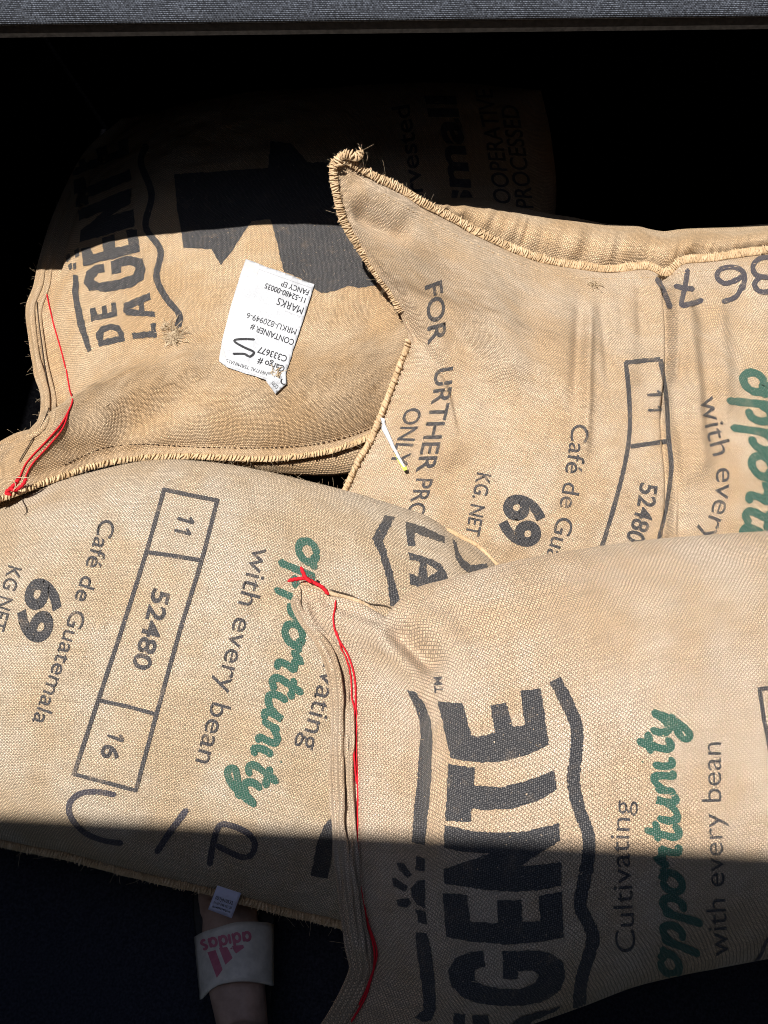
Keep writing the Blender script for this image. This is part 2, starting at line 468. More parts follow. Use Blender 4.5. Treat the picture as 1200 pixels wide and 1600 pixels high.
def text2d(body, path, h, weight=0.0, mid='x', shear=0.0, spacing=1.0, jitter=0.25, step_px=5.0):
    """letters along a pixel path; h = capital height in pixels, path runs through the middle of the letters"""
    sc = h / CH
    P, F = text_flat(body, weight, spacing, 100.0, step_px / sc * 100)
    P = P / 100.0
    x0, x1 = P[:, 0].min(), P[:, 0].max()
    m = XH / 2 if mid == 'x' else CH / 2
    S = (P[:, 0] - x0) / (x1 - x0)
    L = np.linalg.norm(np.diff(smooth_path(path, n=100), axis=0), axis=1).sum()
    Y = (P[:, 1] - m) * sc
    S = S + shear * Y / L
    Q = along(path, S, Y)
    return Q + RNG.normal(0, jitter, Q.shape) * 0.6, F

def stroke2d(pts, width, step=3.0, taper=True, closed=False, wob=0.06):
    A = smooth_path(pts, step=step); n = len(A)
    T = np.gradient(A, axis=0); T /= np.linalg.norm(T, axis=1)[:, None] + 1e-9
    N = np.stack([-T[:, 1], T[:, 0]], -1)
    s = np.arange(n) * step; L = s[-1]
    r = np.full(n, width / 2) * (1 + wob * RNG.normal(0, 1, n))
    if taper:
        e = np.minimum(s, L - s); r = r * np.sqrt(np.clip(1 - (1 - np.clip(e / (width * 0.5), 0, 1)) ** 2, 0.03, 1))
    m = 4; P = []; F = []
    for i in range(n):
        for j in range(m + 1): P.append(A[i] + N[i] * r[i] * (2 * j / m - 1))
    for i in range(n - 1):
        for j in range(m):
            a = i * (m + 1) + j; F.append([a, a + 1, a + m + 2, a + m + 1])
    lifts = np.repeat(np.linspace(0, 0.00025, n), m + 1)
    return np.array(P), F, lifts

def merge(parts):
    P, F, Lf, k = [], [], [], 0
    for idx, it in enumerate(parts):
        p, f = it[0], it[1]; l = it[2] if len(it) > 2 else np.zeros(len(p))
        P.append(p); F += [[a + k for a in q] for q in f]; Lf.append(l + 0.00004 * (idx % 9)); k += len(p)
    return np.vstack(P), F, np.concatenate(Lf)

def ones2d(n, path, h, wfrac=.17, gap=.85):
    L = np.linalg.norm(np.diff(smooth_path(path, n=100), axis=0), axis=1).sum(); out = []
    for i in range(n):
        x0 = L * (i + .5) / n
        P, F, l = stroke2d([(x0 - h * .24, h * .18), (x0 - h * .06, h * .36), (x0 + h * .04, h * .5)], h * wfrac, step=1.5); out.append((along(path, P[:, 0] / L, P[:, 1]), F, l))
        P, F, l = stroke2d([(x0 + h * .04, h * .5), (x0 + h * .04, 0), (x0 + h * .04, -h * .5)], h * wfrac * 1.1, step=1.5); out.append((along(path, P[:, 0] / L, P[:, 1]), F, l + .0001))
    return merge(out)

SCRIPT = [
    [(.45, .95), (.15, .75), (.05, .4), (.2, .08), (.5, .05), (.75, .35), (.75, .7), (.5, .95), (.62, .8), (1.0, .88)],
    [(1.25, 1.0), (1.2, .3), (1.12, -.85)], [(1.2, .45), (1.45, .9), (1.75, .92), (1.87, .5), (1.7, .1), (1.4, .05)],
    [(2.3, 1.0), (2.25, .3), (2.17, -.85)], [(2.25, .45), (2.5, .9), (2.8, .92), (2.92, .5), (2.75, .1), (2.45, .05)],
    [(3.55, .95), (3.25, .75), (3.15, .4), (3.3, .08), (3.6, .05), (3.85, .35), (3.85, .7), (3.6, .95), (3.72, .8), (4.1, .88)],
    [(4.1, .55), (4.35, 1.1), (4.4, .85), (4.72, .85), (4.66, .5), (4.7, .1), (5.0, .08)],
    [(5.4, 1.6), (5.3, .8), (5.25, .25), (5.45, .02), (5.75, .25)], [(5.0, 1.0), (5.8, 1.06)],
    [(5.9, .97), (5.85, .4), (6.0, .05), (6.3, .15), (6.55, .6), (6.6, .97), (6.55, .4), (6.65, .05), (6.9, .15)],
    [(7.0, .97), (7.0, .5), (6.95, .02)], [(6.98, .5), (7.25, .9), (7.5, .9), (7.56, .5), (7.56, .1), (7.8, .1)],
    [(7.95, .97), (7.92, .4), (8.05, .03), (8.3, .15)], [(8.0, 1.38), (8.06, 1.44)],
    [(8.75, 1.6), (8.65, .8), (8.6, .25), (8.8, .02), (9.05, .25)], [(8.35, 1.0), (9.15, 1.06)],
    [(9.25, .97), (9.2, .45), (9.4, .12), (9.7, .35), (9.9, .97)], [(9.9, .97), (9.8, .1), (9.6, -.55), (9.3, -.85), (9.08, -.6), (9.35, -.3), (10.0, .1)],
]
def script2d(path, xh, wfrac=0.36, s0=0.0, s1=1.0):
    L = np.linalg.norm(np.diff(smooth_path(path, n=100), axis=0), axis=1).sum()
    out = []
    for st in SCRIPT:
        P, F, l = stroke2d([(a * L / 10.0, (b - 0.5) * xh) for a, b in st], xh * wfrac, step=3.0)
        x = P[:, 0] + 0.18 * P[:, 1]
        out.append((along(path, x / L, P[:, 1]), F, l))
    return merge(out)

# ---- tubes and stitched bands
def frames(A):
    T = np.gradient(A, axis=0); T /= np.linalg.norm(T, axis=1)[:, None] + 1e-12
    n0 = CAM - A[0]; N = []
    for t in T:
        n0 = n0 - t * (n0 @ t); n0 = n0 / (np.linalg.norm(n0) + 1e-12); N.append(n0)
    N = np.array(N); return T, N, np.cross(T, N)

def tube(name, A, r, mat, parent, sides=8, uvs=0.0, flat=1.0, period=0.0, amp=0.0, slant=0.0, ends=True, rr=None, rnd=0.0):
    A = np.asarray(A); n = len(A); T, N, B = frames(A)
    s = np.concatenate([[0], np.cumsum(np.linalg.norm(np.diff(A, axis=0), axis=1))])
    if rnd:  # irregular stitches
        s = s + 0.35 * period * vnoise(s / period / 3 + 5, s * 0 + 3.3, int(1000 * r * 7) + n)
    ang = np.arange(sides) / sides * 2 * math.pi
    V = []
    for i in range(n):
        ri = r if rr is None else r * rr[i]
        if ends:
            e = min(i, n - 1 - i); ri *= math.sqrt(min(1, (e + 0.15) / 3.0))
        for a in ang:
            q = 1.0
            if period:
                w = (s[i] / period + slant * a / (2 * math.pi)) % 1.0
                q = 1 - amp * abs(2 * w - 1) ** 2.2
                q *= 1 + rnd * 0.35 * math.sin(12.9898 * math.floor(s[i] / period + slant * a / (2 * math.pi)))
            V.append(A[i] + (N[i] * math.cos(a) * flat + B[i] * math.sin(a)) * ri * q)
    F = [(i * sides + j, i * sides + (j + 1) % sides, (i + 1) * sides + (j + 1) % sides, (i + 1) * sides + j) for i in range(n - 1) for j in range(sides)]
    F += [tuple(range(sides - 1, -1, -1)), tuple((n - 1) * sides + j for j in range(sides))]
    uv = None if not uvs else np.stack([np.repeat(s / uvs, sides), np.tile(np.arange(sides) * 2 * math.pi * r / sides / uvs, n)], -1)
    return (np.array(V), F) if name is None else mesh(name, V, F, mat, parent, uv)

def join_raw(parts):
    V, F, k = [], [], 0
    for v, f in parts:
        V.append(v); F += [tuple(a + k for a in q) for q in f]; k += len(v)
    return np.vstack(V), F

def path_on(tgt, pts, lift, step=2.0):
    A = smooth_path(pts, step=step); out = []; dep = []
    for p in A:
        h = tgt.hit(p); out.append(None if h is None else h[0] + h[1] * lift)
    idx = [i for i, q in enumerate(out) if q is not None]
    D = np.array([(out[i] - CAM) @ FWD for i in idx]); dd = np.interp(np.arange(len(A)), idx, D)
    return np.array([out[i] if out[i] is not None else CAM + ray(A[i]) * (dd[i] - lift) for i in range(len(A))])

def fibres(name, A, parent, mat, per=1.0, length=0.009, r=0.00017, spread=1.0, seed=1):
    """stray jute hairs standing off an edge"""
    g = np.random.default_rng(seed); T, N, B = frames(np.asarray(A)); parts = []
    for i in range(len(A)):
        for _ in range(g.poisson(per)):
            L = min(length * 1.5, length * g.gamma(1.4, 0.6))
            d = N[i] * g.normal(0.3, .6) + B[i] * g.normal(0, 1.0) * spread + T[i] * g.normal(0, .8); d /= np.linalg.norm(d) + 1e-9
            b = g.normal(0, 1, 3) * 1.1; d = d * 0.8
            t = np.linspace(0, 1, 7)[:, None]
            parts.append(tube(None, A[i] + L * (d * t + b * t * t * 0.7), r, None, None, sides=3, ends=False))
    if not parts: return
    V, F = join_raw(parts)
    return tag(mesh(name, V, F, mat, parent), kind='stuff')

# ------------------------------------------------------------------ sacks
def side(t, inset, reach, q):
    return (1 - (1 - np.clip((t - inset) / reach, 0, 1)) ** 2) ** q

class Sack:
    def __init__(s, label, centre, depth, normal, edges, H, Hb, mat, insets, creases=(), NU=230, NV=200, seed=1, q=(0.6, 0.6, 0.6, 0.6), reach=0.42, noise=0.004, thread=0.0022, offs=None):
        n = np.array(normal, float); n /= np.linalg.norm(n); s.n = n
        c = at_depth(np.array([centre], float), np.array([depth]))[0]
        def to3(pts):
            pts = np.array([tuple(p) + (0.0,) * (3 - len(p)) for p in pts], float)
            P2 = smooth_path(pts, n=160); r = ray(P2[:, :2])
            d = ((c - CAM) @ n) / (r @ n) - P2[:, 2]
            return CAM + r * d[:, None]
        def rs(A, m):
            t = np.linspace(0, 1, len(A)); q2 = np.linspace(0, 1, m)
            return np.stack([np.interp(q2, t, A[:, i]) for i in range(3)], -1)
        L, R, B, T = [to3(edges[k]) for k in ('left', 'right', 'bottom', 'top')]
        s.curves = dict(left=L, right=R, bottom=B, top=T)
        Lv, Rv, Bu, Tu = rs(L, NV), rs(R, NV), rs(B, NU), rs(T, NU)
        u = np.linspace(0, 1, NU)[:, None, None]; v = np.linspace(0, 1, NV)[None, :, None]
        S = (1 - v) * Bu[:, None] + v * Tu[:, None] + (1 - u) * Lv[None] + u * Rv[None] \
            - ((1 - u) * (1 - v) * Bu[0] + u * (1 - v) * Bu[-1] + (1 - u) * v * Tu[0] + u * v * Tu[-1])
        lu = 0.5 * (np.linalg.norm(np.diff(Bu, axis=0), axis=1).sum() + np.linalg.norm(np.diff(Tu, axis=0), axis=1).sum())
        lv = 0.5 * (np.linalg.norm(np.diff(Lv, axis=0), axis=1).sum() + np.linalg.norm(np.diff(Rv, axis=0), axis=1).sum())
        uu = np.broadcast_to(u[..., 0], (NU, NV)); vv = np.broadcast_to(v[..., 0], (NU, NV))
        iL, iR, iB, iT = insets
        g = side(uu, iL, reach, q[0]) * side(1 - uu, iR, reach, q[1]) * side(vv, iB, reach, q[2]) * side(1 - vv, iT, reach, q[3])
        nz = vnoise(uu * lu / 0.16 + seed * 3, vv * lv / 0.16 + seed, seed) + 0.5 * vnoise(uu * lu / 0.07 + 9, vv * lv / 0.07 + 4, seed + 1) + 0.22 * vnoise(uu * lu / 0.03 + 2, vv * lv / 0.03 + 7, seed + 2)
        nz = nz + 0.20 * vnoise(uu * lu / 0.014 + 3, vv * lv / 0.014 + 8, seed + 3)
        gm = np.clip(g * 2.2, 0, 1)
        h = H * g + noise * nz * gm
        # short gathers running in from the stitched sides
        gl = np.exp(-np.clip(uu - iL, 0, 1) * lu / 0.05) * (uu > iL) * np.clip(g * 6, 0, 1)
        h = h + 0.0022 * gl * vnoise(vv * lv / 0.018 + seed, uu * 3, seed + 5)
        gt = np.exp(-np.clip(1 - vv - iT, 0, 1) * lv / 0.04) * np.clip(g * 6, 0, 1); gb = np.exp(-np.clip(vv - iB, 0, 1) * lv / 0.04) * np.clip(g * 6, 0, 1)
        h = h + 0.0014 * (gt + gb) * vnoise(uu * lu / 0.02 + seed, vv * 3, seed + 6)
        P = (S + n * h[..., None]).reshape(-1, 3)
        if creases:
            px = proj(P); add = np.zeros(len(P))
            for cr in creases:
                line, amp, wid = cr[:3]; fade = cr[3] if len(cr) > 3 else 0.25; mode = cr[4] if len(cr) > 4 else 'g'
                d, fr, sg = poly_dist(px, line)
                ends = np.clip(np.minimum(fr, 1 - fr) / max(fade, 1e-3), 0, 1); ends = ends * ends * (3 - 2 * ends)
                if mode == 'g': add += amp * np.exp(-(d / wid) ** 2) * ends
                elif mode == 's':            # a fold: sharp on one side, soft on the other
                    add += amp * np.where(sg > 0, np.exp(-(d / (wid * 0.3)) ** 2), np.exp(-(d / (wid * 1.5)) ** 2)) * ends
                elif mode == 'v': add += amp * np.exp(-(d / wid)) * ends
            P = P + n * add[:, None]
        Q = (S - n * (0.004 + Hb * g)[..., None]).reshape(-1, 3)
        Q[:, 2] = np.maximum(Q[:, 2], 0.006)
        rim = np.zeros((NU, NV), bool); rim[0] = rim[-1] = True; rim[:, 0] = rim[:, -1] = True
        idx = np.arange(NU * NV).reshape(NU, NV)
        Ft = np.stack([idx[:-1, :-1], idx[1:, :-1], idx[1:, 1:], idx[:-1, 1:]], -1).reshape(-1, 4)
        UV = np.stack([uu * lu / thread, vv * lv / thread], -1).reshape(-1, 2)
        s.lu, s.lv = lu, lv
        nb = NU * NV
        Fb = Ft[:, ::-1] + nb
        ring = list(idx[:, 0]) + list(idx[-1, 1:]) + list(idx[-2::-1, -1]) + list(idx[0, -2:0:-1])
        Fr = [(a + nb, b + nb, b, a) for a, b in zip(ring, ring[1:] + ring[:1])]
        s.tgt = Target(P, [tuple(f) for f in Ft], UV)
        base = P.mean(0); base[2] = max(Q[:, 2].min(), 0.0)
        s.root = thing('coffee_sack', label, 'sack', base, 'filled burlap coffee sacks piled together')
        s.mat = mat
        s.body = mesh('sack_body', np.vstack([P, Q]), [tuple(f) for f in Ft] + [tuple(f) for f in Fb] + Fr, mat, s.root, np.vstack([UV, UV + 0.5]))
        s.S = S; s.P = P.reshape(NU, NV, 3)
    def ink(s, name, parts, mat, label=None, lift=0.0007):
        for idx, it in enumerate(parts):
            P, F, l = merge([it])
            drape(s.tgt, name, P, F, M[mat], s.root, lift, l + 0.00004 * (idx % 9))
    def hem(s, curve, r, period, amp, slant=0.0, mat='hem', a=0.0, b=1.0, flat=0.6, rnd=0.5, name='hem', lift=0.002, fib=0.5, step=0.0016, seed=3):
        A = curve if isinstance(curve, np.ndarray) else s.curves[curve]
        A = A[int(a * (len(A) - 1)):int(b * (len(A) - 1)) + 1] + s.n * lift
        A = smooth_path(A, step=step)
        o = tube(name, A, r, M[mat], s.root, sides=12, flat=flat, period=period, amp=amp, slant=slant, rnd=rnd)
        if fib: fibres('loose_fibres', A[::3], s.root, M['frayed'], per=fib, length=0.010, seed=seed)
        return o
    def whip(s, curve, width, gap, r, a=0.0, b=1.0, slant=0.15, mat='hem', core=0.55, lift=0.003, name='overlock_stitching', fib=0.9, seed=3, bulge=0.45, shift=0.0):
        """flat edge bound with uneven whip stitches"""
        g = np.random.default_rng(seed)
        A = curve if isinstance(curve, np.ndarray) else s.curves[curve]
        A = A[int(a * (len(A) - 1)):int(b * (len(A) - 1)) + 1]
        A = smooth_path(A, step=0.001); T = np.gradient(A, axis=0); T /= np.linalg.norm(T, axis=1)[:, None]
        Bv = np.cross(s.n, T); Bv /= np.linalg.norm(Bv, axis=1)[:, None]; Nv = np.cross(T, Bv)
        A = A + s.n * lift + Bv * shift
        band = A[::3]; e = np.minimum(np.arange(len(band)), np.arange(len(band))[::-1])
        V = []; F = []; m = 7
        wob = 1 + 0.14 * vnoise(np.arange(len(band)) / 6.0 + seed, np.zeros(len(band)) + .3, seed)
        for i in range(len(band)):
            k = i * 3; q = min(1, (e[i] + .3) / 3)
            for j in range(m * 2):
                t = (j / (m - 1) * 2 - 1) if j < m else ((2 * m - 1 - j) / (m - 1) * 2 - 1)
                h = (1 if j < m else -1) * width * 0.5 * bulge * core * math.sqrt(max(0.02, 1 - t * t))
                V.append(band[i] + (Bv[k] * t * width * .44 * wob[i] + Nv[k] * h) * q)
        M2 = 2 * m
        for i in range(len(band) - 1):
            for j in range(M2): F.append((i * M2 + j, i * M2 + (j + 1) % M2, (i + 1) * M2 + (j + 1) % M2, (i + 1) * M2 + j))
        mesh('hem', V, F, M['hem_cloth'], s.root)
        parts = []; i = 2.0
        while i < len(A) - 3:
            k = int(i); w_ = width * .5 * g.uniform(.74, 1.24); rr = r * g.uniform(.6, 1.3); sl = (slant + g.normal(0, .22)) * width; off = g.normal(0, .05) * width
            pts = []
            for t in np.linspace(-1, 1, 9):
                kk = int(np.clip(k + t * sl * 500, 0, len(A) - 1))
                pts.append(A[kk] + Bv[kk] * (t * w_ + off) + Nv[kk] * (width * .5 * bulge * math.sqrt(max(0, 1 - (t * .98) ** 2)) * g.uniform(.92, 1.1) + 0.0004))
            parts.append(tube(None, np.array(pts), rr, None, None, sides=6, ends=True))
            i += gap * 1000 * g.uniform(.62, 1.45)
        V, F = join_raw(parts)
        mesh(name, V, F, M[mat], s.root)
        if fib: fibres('loose_fibres', (A + Bv * width * .4)[::4], s.root, M['frayed'], per=fib, length=0.008, seed=seed); fibres('loose_fibres', (A - Bv * width * .4)[::4], s.root, M['frayed'], per=fib, length=0.008, seed=seed + 1)
    def lint(s, n, seed):
        g = np.random.default_rng(seed); ids = g.integers(0, len(s.tgt.V), n); parts = []
        for i in ids:
            p = s.tgt.V[i] + s.n * 0.0012; d = g.normal(0, 1, 3); d -= s.n * (d @ s.n); d /= np.linalg.norm(d); b = np.cross(d, s.n) * g.normal(0, .6)
            t = np.linspace(-.5, .5, 8)[:, None]; L = g.uniform(.004, .012)
            parts.append(tube(None, p + L * (d * t + b * t * t) + s.n * 0.002 * (.25 - t * t), g.uniform(.00018, .0004), None, None, sides=3, ends=False))
        V, F = join_raw(parts); tag(mesh('stray_lint', V, F, M['frayed'], s.root), kind='stuff')
    def thread(s, name, pts, r, mat, lift=0.0012, period=0.006, amp=0.25, step=2.0):
        A = path_on(s.tgt, pts, lift, step)
        ker = np.ones(5) / 5
        A = np.stack([np.convolve(np.pad(A[:, i], 2, mode='edge'), ker, 'valid') for i in range(3)], -1)
        return tube(name, A, r, M[mat], s.root, sides=8, period=period, amp=amp, slant=1.0)
    def stitches(s, name, pts, mat, on=5.0, off=4.0, r=0.0009, lift=0.0006):
        A = path_on(s.tgt, pts, lift, 1.0); i = 0; parts = []
        while i + on < len(A):
            j = int(on * random.uniform(.7, 1.2)); seg = A[i:i + j + 1]
            if len(seg) > 2: parts.append(tube(None, seg, r, None, None, sides=6))
            i += j + max(1, int(off * random.uniform(.7, 1.3)))
        V, F = join_raw(parts); return mesh(name, V, F, M[mat], s.root)

def C(ox, oy, sc):
    return lambda pts: [(ox + x / sc, oy + y / sc) for x, y in pts]

# ================= sack under the shelf (back left)
s1 = Sack('burlap sack at back left with white shipping label and black map, half in shadow',
    (400, 480), 1.70, (0, -0.10, 0.99),
    dict(left=[(-28, 790, .20), (-34, 740, .19), (-12, 702, .17), (21, 681, .15), (48, 673, .12), (61, 653, .10), (63, 618, .08), (52, 576, .06), (44, 527, .05), (40, 481, .04), (52, 446, .03), (62, 400, .02), (85, 330), (130, 240), (190, 185)],
         bottom=[(-28, 790, .20), (20, 774, .19), (60, 759, .17), (100, 745, .15), (150, 729, .12), (210, 718, .10), (280, 714, .09), (350, 716, .09), (420, 718, .08), (500, 709, .06), (550, 695, .05), (600, 675, .04), (700, 648, .02), (780, 630)],
         top=[(190, 185), (350, 160), (550, 146), (700, 138), (845, 140)],
         right=[(780, 630), (835, 500), (868, 330), (862, 220), (845, 140)]),
    0.135, 0.11, M['jute_b'], (0.055, 0, 0.026, 0.0), seed=11, q=(0.7, .6, .68, .6), reach=0.36, noise=0.006,
    creases=[([(112, 640), (75, 695), (30, 750)], 0.010, 12), ([(150, 690), (205, 655), (270, 610), (310, 570)], -0.020, 34, .3),
             ([(85, 690), (125, 700), (200, 690)], -0.010, 14), ([(130, 600), (165, 640), (150, 670)], 0.006, 18),
             ([(60, 470), (75, 560), (90, 630)], -0.004, 9), ([(52, 480), (60, 560), (70, 640), (20, 720)], 0.004, 6),
             ([(210, 420), (273, 530), (330, 600)], 0.005, 26), ([(560, 455), (600, 560), (580, 650)], -0.006, 20)])
c60 = C(60, 200, 2.4); c3 = C(0, 380, 2.857)
J = 0.6
logo1 = [[c60([(130, 550), (150, 555), (155, 640), (175, 740), (200, 835), (185, 842), (150, 745), (130, 640)])],
    [c60([(228, 822), (325, 800), (322, 770), (305, 742), (270, 735), (235, 745), (215, 770)]), c60([(243, 795), (303, 782), (297, 766), (272, 757), (246, 767)])],
    [c60([(200, 728), (298, 705), (290, 655), (272, 658), (275, 690), (258, 693), (255, 665), (238, 668), (240, 697), (222, 700), (215, 672), (193, 678)])],
    [c60([(350, 770), (425, 762), (420, 735), (440, 730), (445, 785), (355, 792)])],
    [c60([(318, 660), (418, 618), (424, 645), (396, 655), (400, 688), (436, 690), (440, 710), (330, 705), (318, 690)]), c60([(345, 680), (375, 665), (378, 686)])],
    [c60([(330, 480), (390, 490), (402, 530), (395, 570), (350, 600), (260, 615), (190, 610), (170, 580), (180, 540), (215, 515), (245, 510), (250, 540), (225, 545), (208, 568), (230, 582), (300, 570), (355, 550), (365, 525), (340, 515), (310, 522), (312, 545), (275, 550), (270, 500)])],
    [c60([(170, 520), (380, 465), (370, 380), (330, 385), (338, 440), (290, 450), (285, 400), (240, 415), (245, 465), (205, 475), (195, 445), (160, 455)])],
    [c60([(155, 430), (362, 370), (358, 305), (270, 330), (345, 285), (350, 225), (150, 310), (155, 350), (250, 312), (160, 385)])],
    [c60([(140, 300), (132, 195), (172, 185), (180, 225), (345, 155), (350, 195), (188, 262), (190, 285)])],
    [c60([(130, 180), (340, 100), (335, 40), (300, 50), (305, 85), (260, 100), (255, 65), (215, 80), (220, 115), (175, 130), (168, 100), (130, 110)])]]
s1.ink('printed_logo', [fill_polys(p, 7, J) for p in logo1] + [fill_polys([p], 7, .2) for p in (c60([(100, 480), (118, 470), (122, 490), (108, 505)]), c60([(112, 515), (125, 505), (128, 525), (118, 535)]), c60([(130, 510), (142, 505), (143, 530), (133, 532)]), c60([(135, 460), (152, 450), (155, 480), (140, 488)]))], 'ink')
s1.ink('printed_banner', [stroke2d(c60([(408, 60), (385, 130), (425, 250), (403, 370), (458, 460), (443, 560), (480, 640), (528, 700), (522, 752)]), 10)], 'ink')
s1.ink('printed_map', [fill_polys([c60([(510, 175), (520, 300), (545, 450), (650, 455), (685, 515), (720, 470), (800, 350), (870, 342), (895, 430), (920, 540), (985, 565), (1032, 600), (1060, 620), (1110, 612), (1160, 592), (1200, 600), (1270, 590), (1310, 420), (1270, 180), (1110, 130), (1010, 130), (950, 60), (870, 50), (862, 150)])], 8, .5)], 'ink')
s1.ink('printed_lettering', [text2d('harvested', [(657, 345), (645, 250), (630, 165)], 27, 0.01), text2d('small', [(725, 330), (712, 240), (695, 150)], 44, 0.03, shear=.2),
    text2d('COOPERATIVE', [(788, 340), (775, 240), (755, 140)], 26, 0.01, 'cap', shear=.2), text2d('PROCESSED', [(820, 325), (808, 240), (795, 165)], 26, 0.01, 'cap', shear=.2)], 'ink_thin')
s1.whip('bottom', 0.013, 0.0052, 0.0019, 0.03, 0.86, slant=.35, mat='yarn', seed=31, lift=0.002)
fibres('loose_fibres', smooth_path(s1.curves['left'], step=0.003), s1.root, M['frayed'], per=0.6, length=0.006, seed=32)
hl = smooth_path([tuple(q) for q in proj(s1.curves['left'])[8:130:4]], n=120)
for k_, (o_, r_) in enumerate(((8, .0088), (21, .0050))):
    pp = hl + np.array([o_, o_ * .25])
    pa_ = path_on(s1.tgt, [tuple(q) for q in pp[::3]], 0.0004, 2.0)
    for _ in range(3): pa_[1:-1] = (pa_[:-2] + pa_[1:-1] * 2 + pa_[2:]) / 4
    tube('hem_fold', pa_, r_, M['jute_b'], s1.root, sides=14, uvs=0.0021, flat=(0.26, 0.3)[k_], rr=1 + .22 * vnoise(np.arange(len(pa_)) / 14.0, np.zeros(len(pa_)) + .2 + k_, 90 + k_))
s1.thread('red_thread', [(73, 458), (80, 490), (90, 525), (98, 553), (104, 578)], 0.0015, 'red')
s1.thread('red_thread', [(104, 575), (110, 610), (113, 628), (97, 660), (72, 690), (43, 722), (30, 748)], 0.0015, 'red')
s1.thread('red_thread', [(108, 640), (98, 668), (78, 694), (50, 725), (38, 748)], 0.0014, 'red')
s1.thread('dark_thread', [(58, 470), (62, 520), (70, 580), (76, 630), (73, 652), (50, 690), (30, 725)], 0.0010, 'dark_thread', lift=0.0030)
s1.stitches('seam_stitching', [(100, 726), (135, 710), (170, 698), (227, 694), (315, 698), (420, 699), (500, 692), (572, 671), (640, 640)], 'dark_thread')

top_ = smooth_path([(330, 712), (380, 720), (430, 721), (500, 711), (548, 697), (590, 684)], n=60); bot_ = smooth_path([(330, 722), (380, 733), (450, 742), (520, 744), (560, 738), (600, 722)], n=60)
dref = np.interp(top_[:, 0], proj(s1.curves['bottom'])[:, 0], (s1.curves['bottom'] - CAM) @ FWD)
rows1 = [CAM + ray(top_ + (bot_ - top_) * t) * (dref + 0.006 + 0.022 * t * t)[:, None] for t in np.linspace(0, 1, 8)] + [CAM + ray(bot_) * (dref + 0.028)[:, None] + np.array([0, 0.10 * t, -0.05 * t]) for t in (.15, .4, 1.0)]
G = np.array(rows1).transpose(1, 0, 2); idx = np.arange(60 * 11).reshape(60, 11)
mesh('side_panel', G.reshape(-1, 3), [tuple(f) for f in np.stack([idx[:-1, :-1], idx[1:, :-1], idx[1:, 1:], idx[:-1, 1:]], -1).reshape(-1, 4)], M['jute_b'], s1.root, np.stack([np.repeat(np.arange(60) * 2.0, 11), np.tile(np.arange(11) * 1.6, 60)], -1))

# ================= sack back right
s2 = Sack('burlap sack at back right with a raised pointed corner and deep creases by its frame',
    (900, 600), 1.50, (0, -0.35, 0.94),
    dict(left=[(490, 860), (515, 812), (537, 770), (561, 719), (579, 688), (596, 646), (607, 618), (624, 572), (638, 532, .01), (629, 500, .02), (612, 460, .035), (594, 437, .05), (570, 402, .07), (552, 374, .09), (535, 342, .11), (524, 297, .135), (521, 262, .15), (530, 248, .155)],
         bottom=[(490, 860), (650, 905), (850, 965), (1100, 1015), (1460, 1030)],
         top=[(530, 248, .155), (552, 257, .145), (584, 276, .125), (622, 294, .105), (661, 318, .085), (710, 343, .06), (745, 363, .045), (797, 387, .025), (850, 406, .01), (920, 418), (957, 421), (1010, 416), (1041, 427), (1066, 408), (1115, 403), (1200, 391), (1420, 372)],
         right=[(1460, 1030), (1520, 700), (1420, 372)]),
    0.125, 0.09, M['jute'], (0.012, 0, 0, 0.012), seed=23, q=(.75, .6, .6, .75), reach=0.46, noise=0.006, NU=520,
    creases=[([(548, 290), (600, 310), (655, 338)], 0.012, 14), ([(540, 318), (585, 345), (650, 368)], -0.022, 15), ([(545, 300), (552, 345), (575, 390), (615, 445)], 0.006, 8),
             ([(570, 375), (640, 470), (700, 590)], 0.016, 24), ([(640, 385), (710, 480), (770, 620), (790, 720)], -0.018, 32), ([(700, 380), (770, 480), (830, 620)], 0.010, 28),
             ([(612, 462), (660, 548), (700, 600), (722, 690)], -0.012, 11, .2, 's'), ([(650, 520), (700, 640), (690, 760)], 0.008, 26),
             ([(615, 620), (650, 690), (640, 780)], -0.006, 18), ([(700, 700), (720, 770), (760, 850)], -0.010, 30),
             ([(1034, 420), (1044, 480), (1046, 560), (1040, 650), (1048, 760), (1040, 860)], -0.026, 6, .05), ([(1040, 600), (1052, 680), (1062, 760), (1060, 850)], -0.014, 6, .15), ([(1052, 430), (1058, 520), (1054, 600)], 0.010, 5, .1),
             ([(1026, 424), (1030, 480), (1034, 560), (1028, 640)], 0.008, 10, .12), ([(1066, 425), (1072, 520), (1085, 640), (1095, 760)], 0.018, 18, .12),
             ([(1054, 440), (1060, 520), (1062, 600)], -0.008, 7, .15),
             ([(1048, 640), (1062, 700), (1060, 800), (1045, 860)], 0.010, 9, .2), ([(1094, 470), (1108, 600), (1100, 720)], -0.009, 15, .4), ([(1120, 440), (1128, 560), (1135, 680)], 0.008, 14),
             ([(922, 448), (919, 540), (916, 660), (912, 740)], 0.013, 8, .25), ([(908, 436), (904, 540), (896, 650)], -0.010, 10, .35), ([(934, 444), (946, 520), (955, 620)], -0.009, 8, .35), ([(957, 440), (962, 540)], 0.006, 8),
             ([(978, 425), (984, 520), (978, 640)], 0.007, 13), ([(1000, 430), (1004, 540)], -0.006, 9), ([(1150, 420), (1158, 540), (1165, 700)], -0.007, 22),
             ([(800, 400), (830, 520), (840, 700)], -0.010, 34), ([(860, 420), (872, 540), (868, 680)], 0.008, 24)])
cS = C(800, 320, 2.857); c4 = C(320, 380, 2.857); c6 = C(480, 640, 3.75)
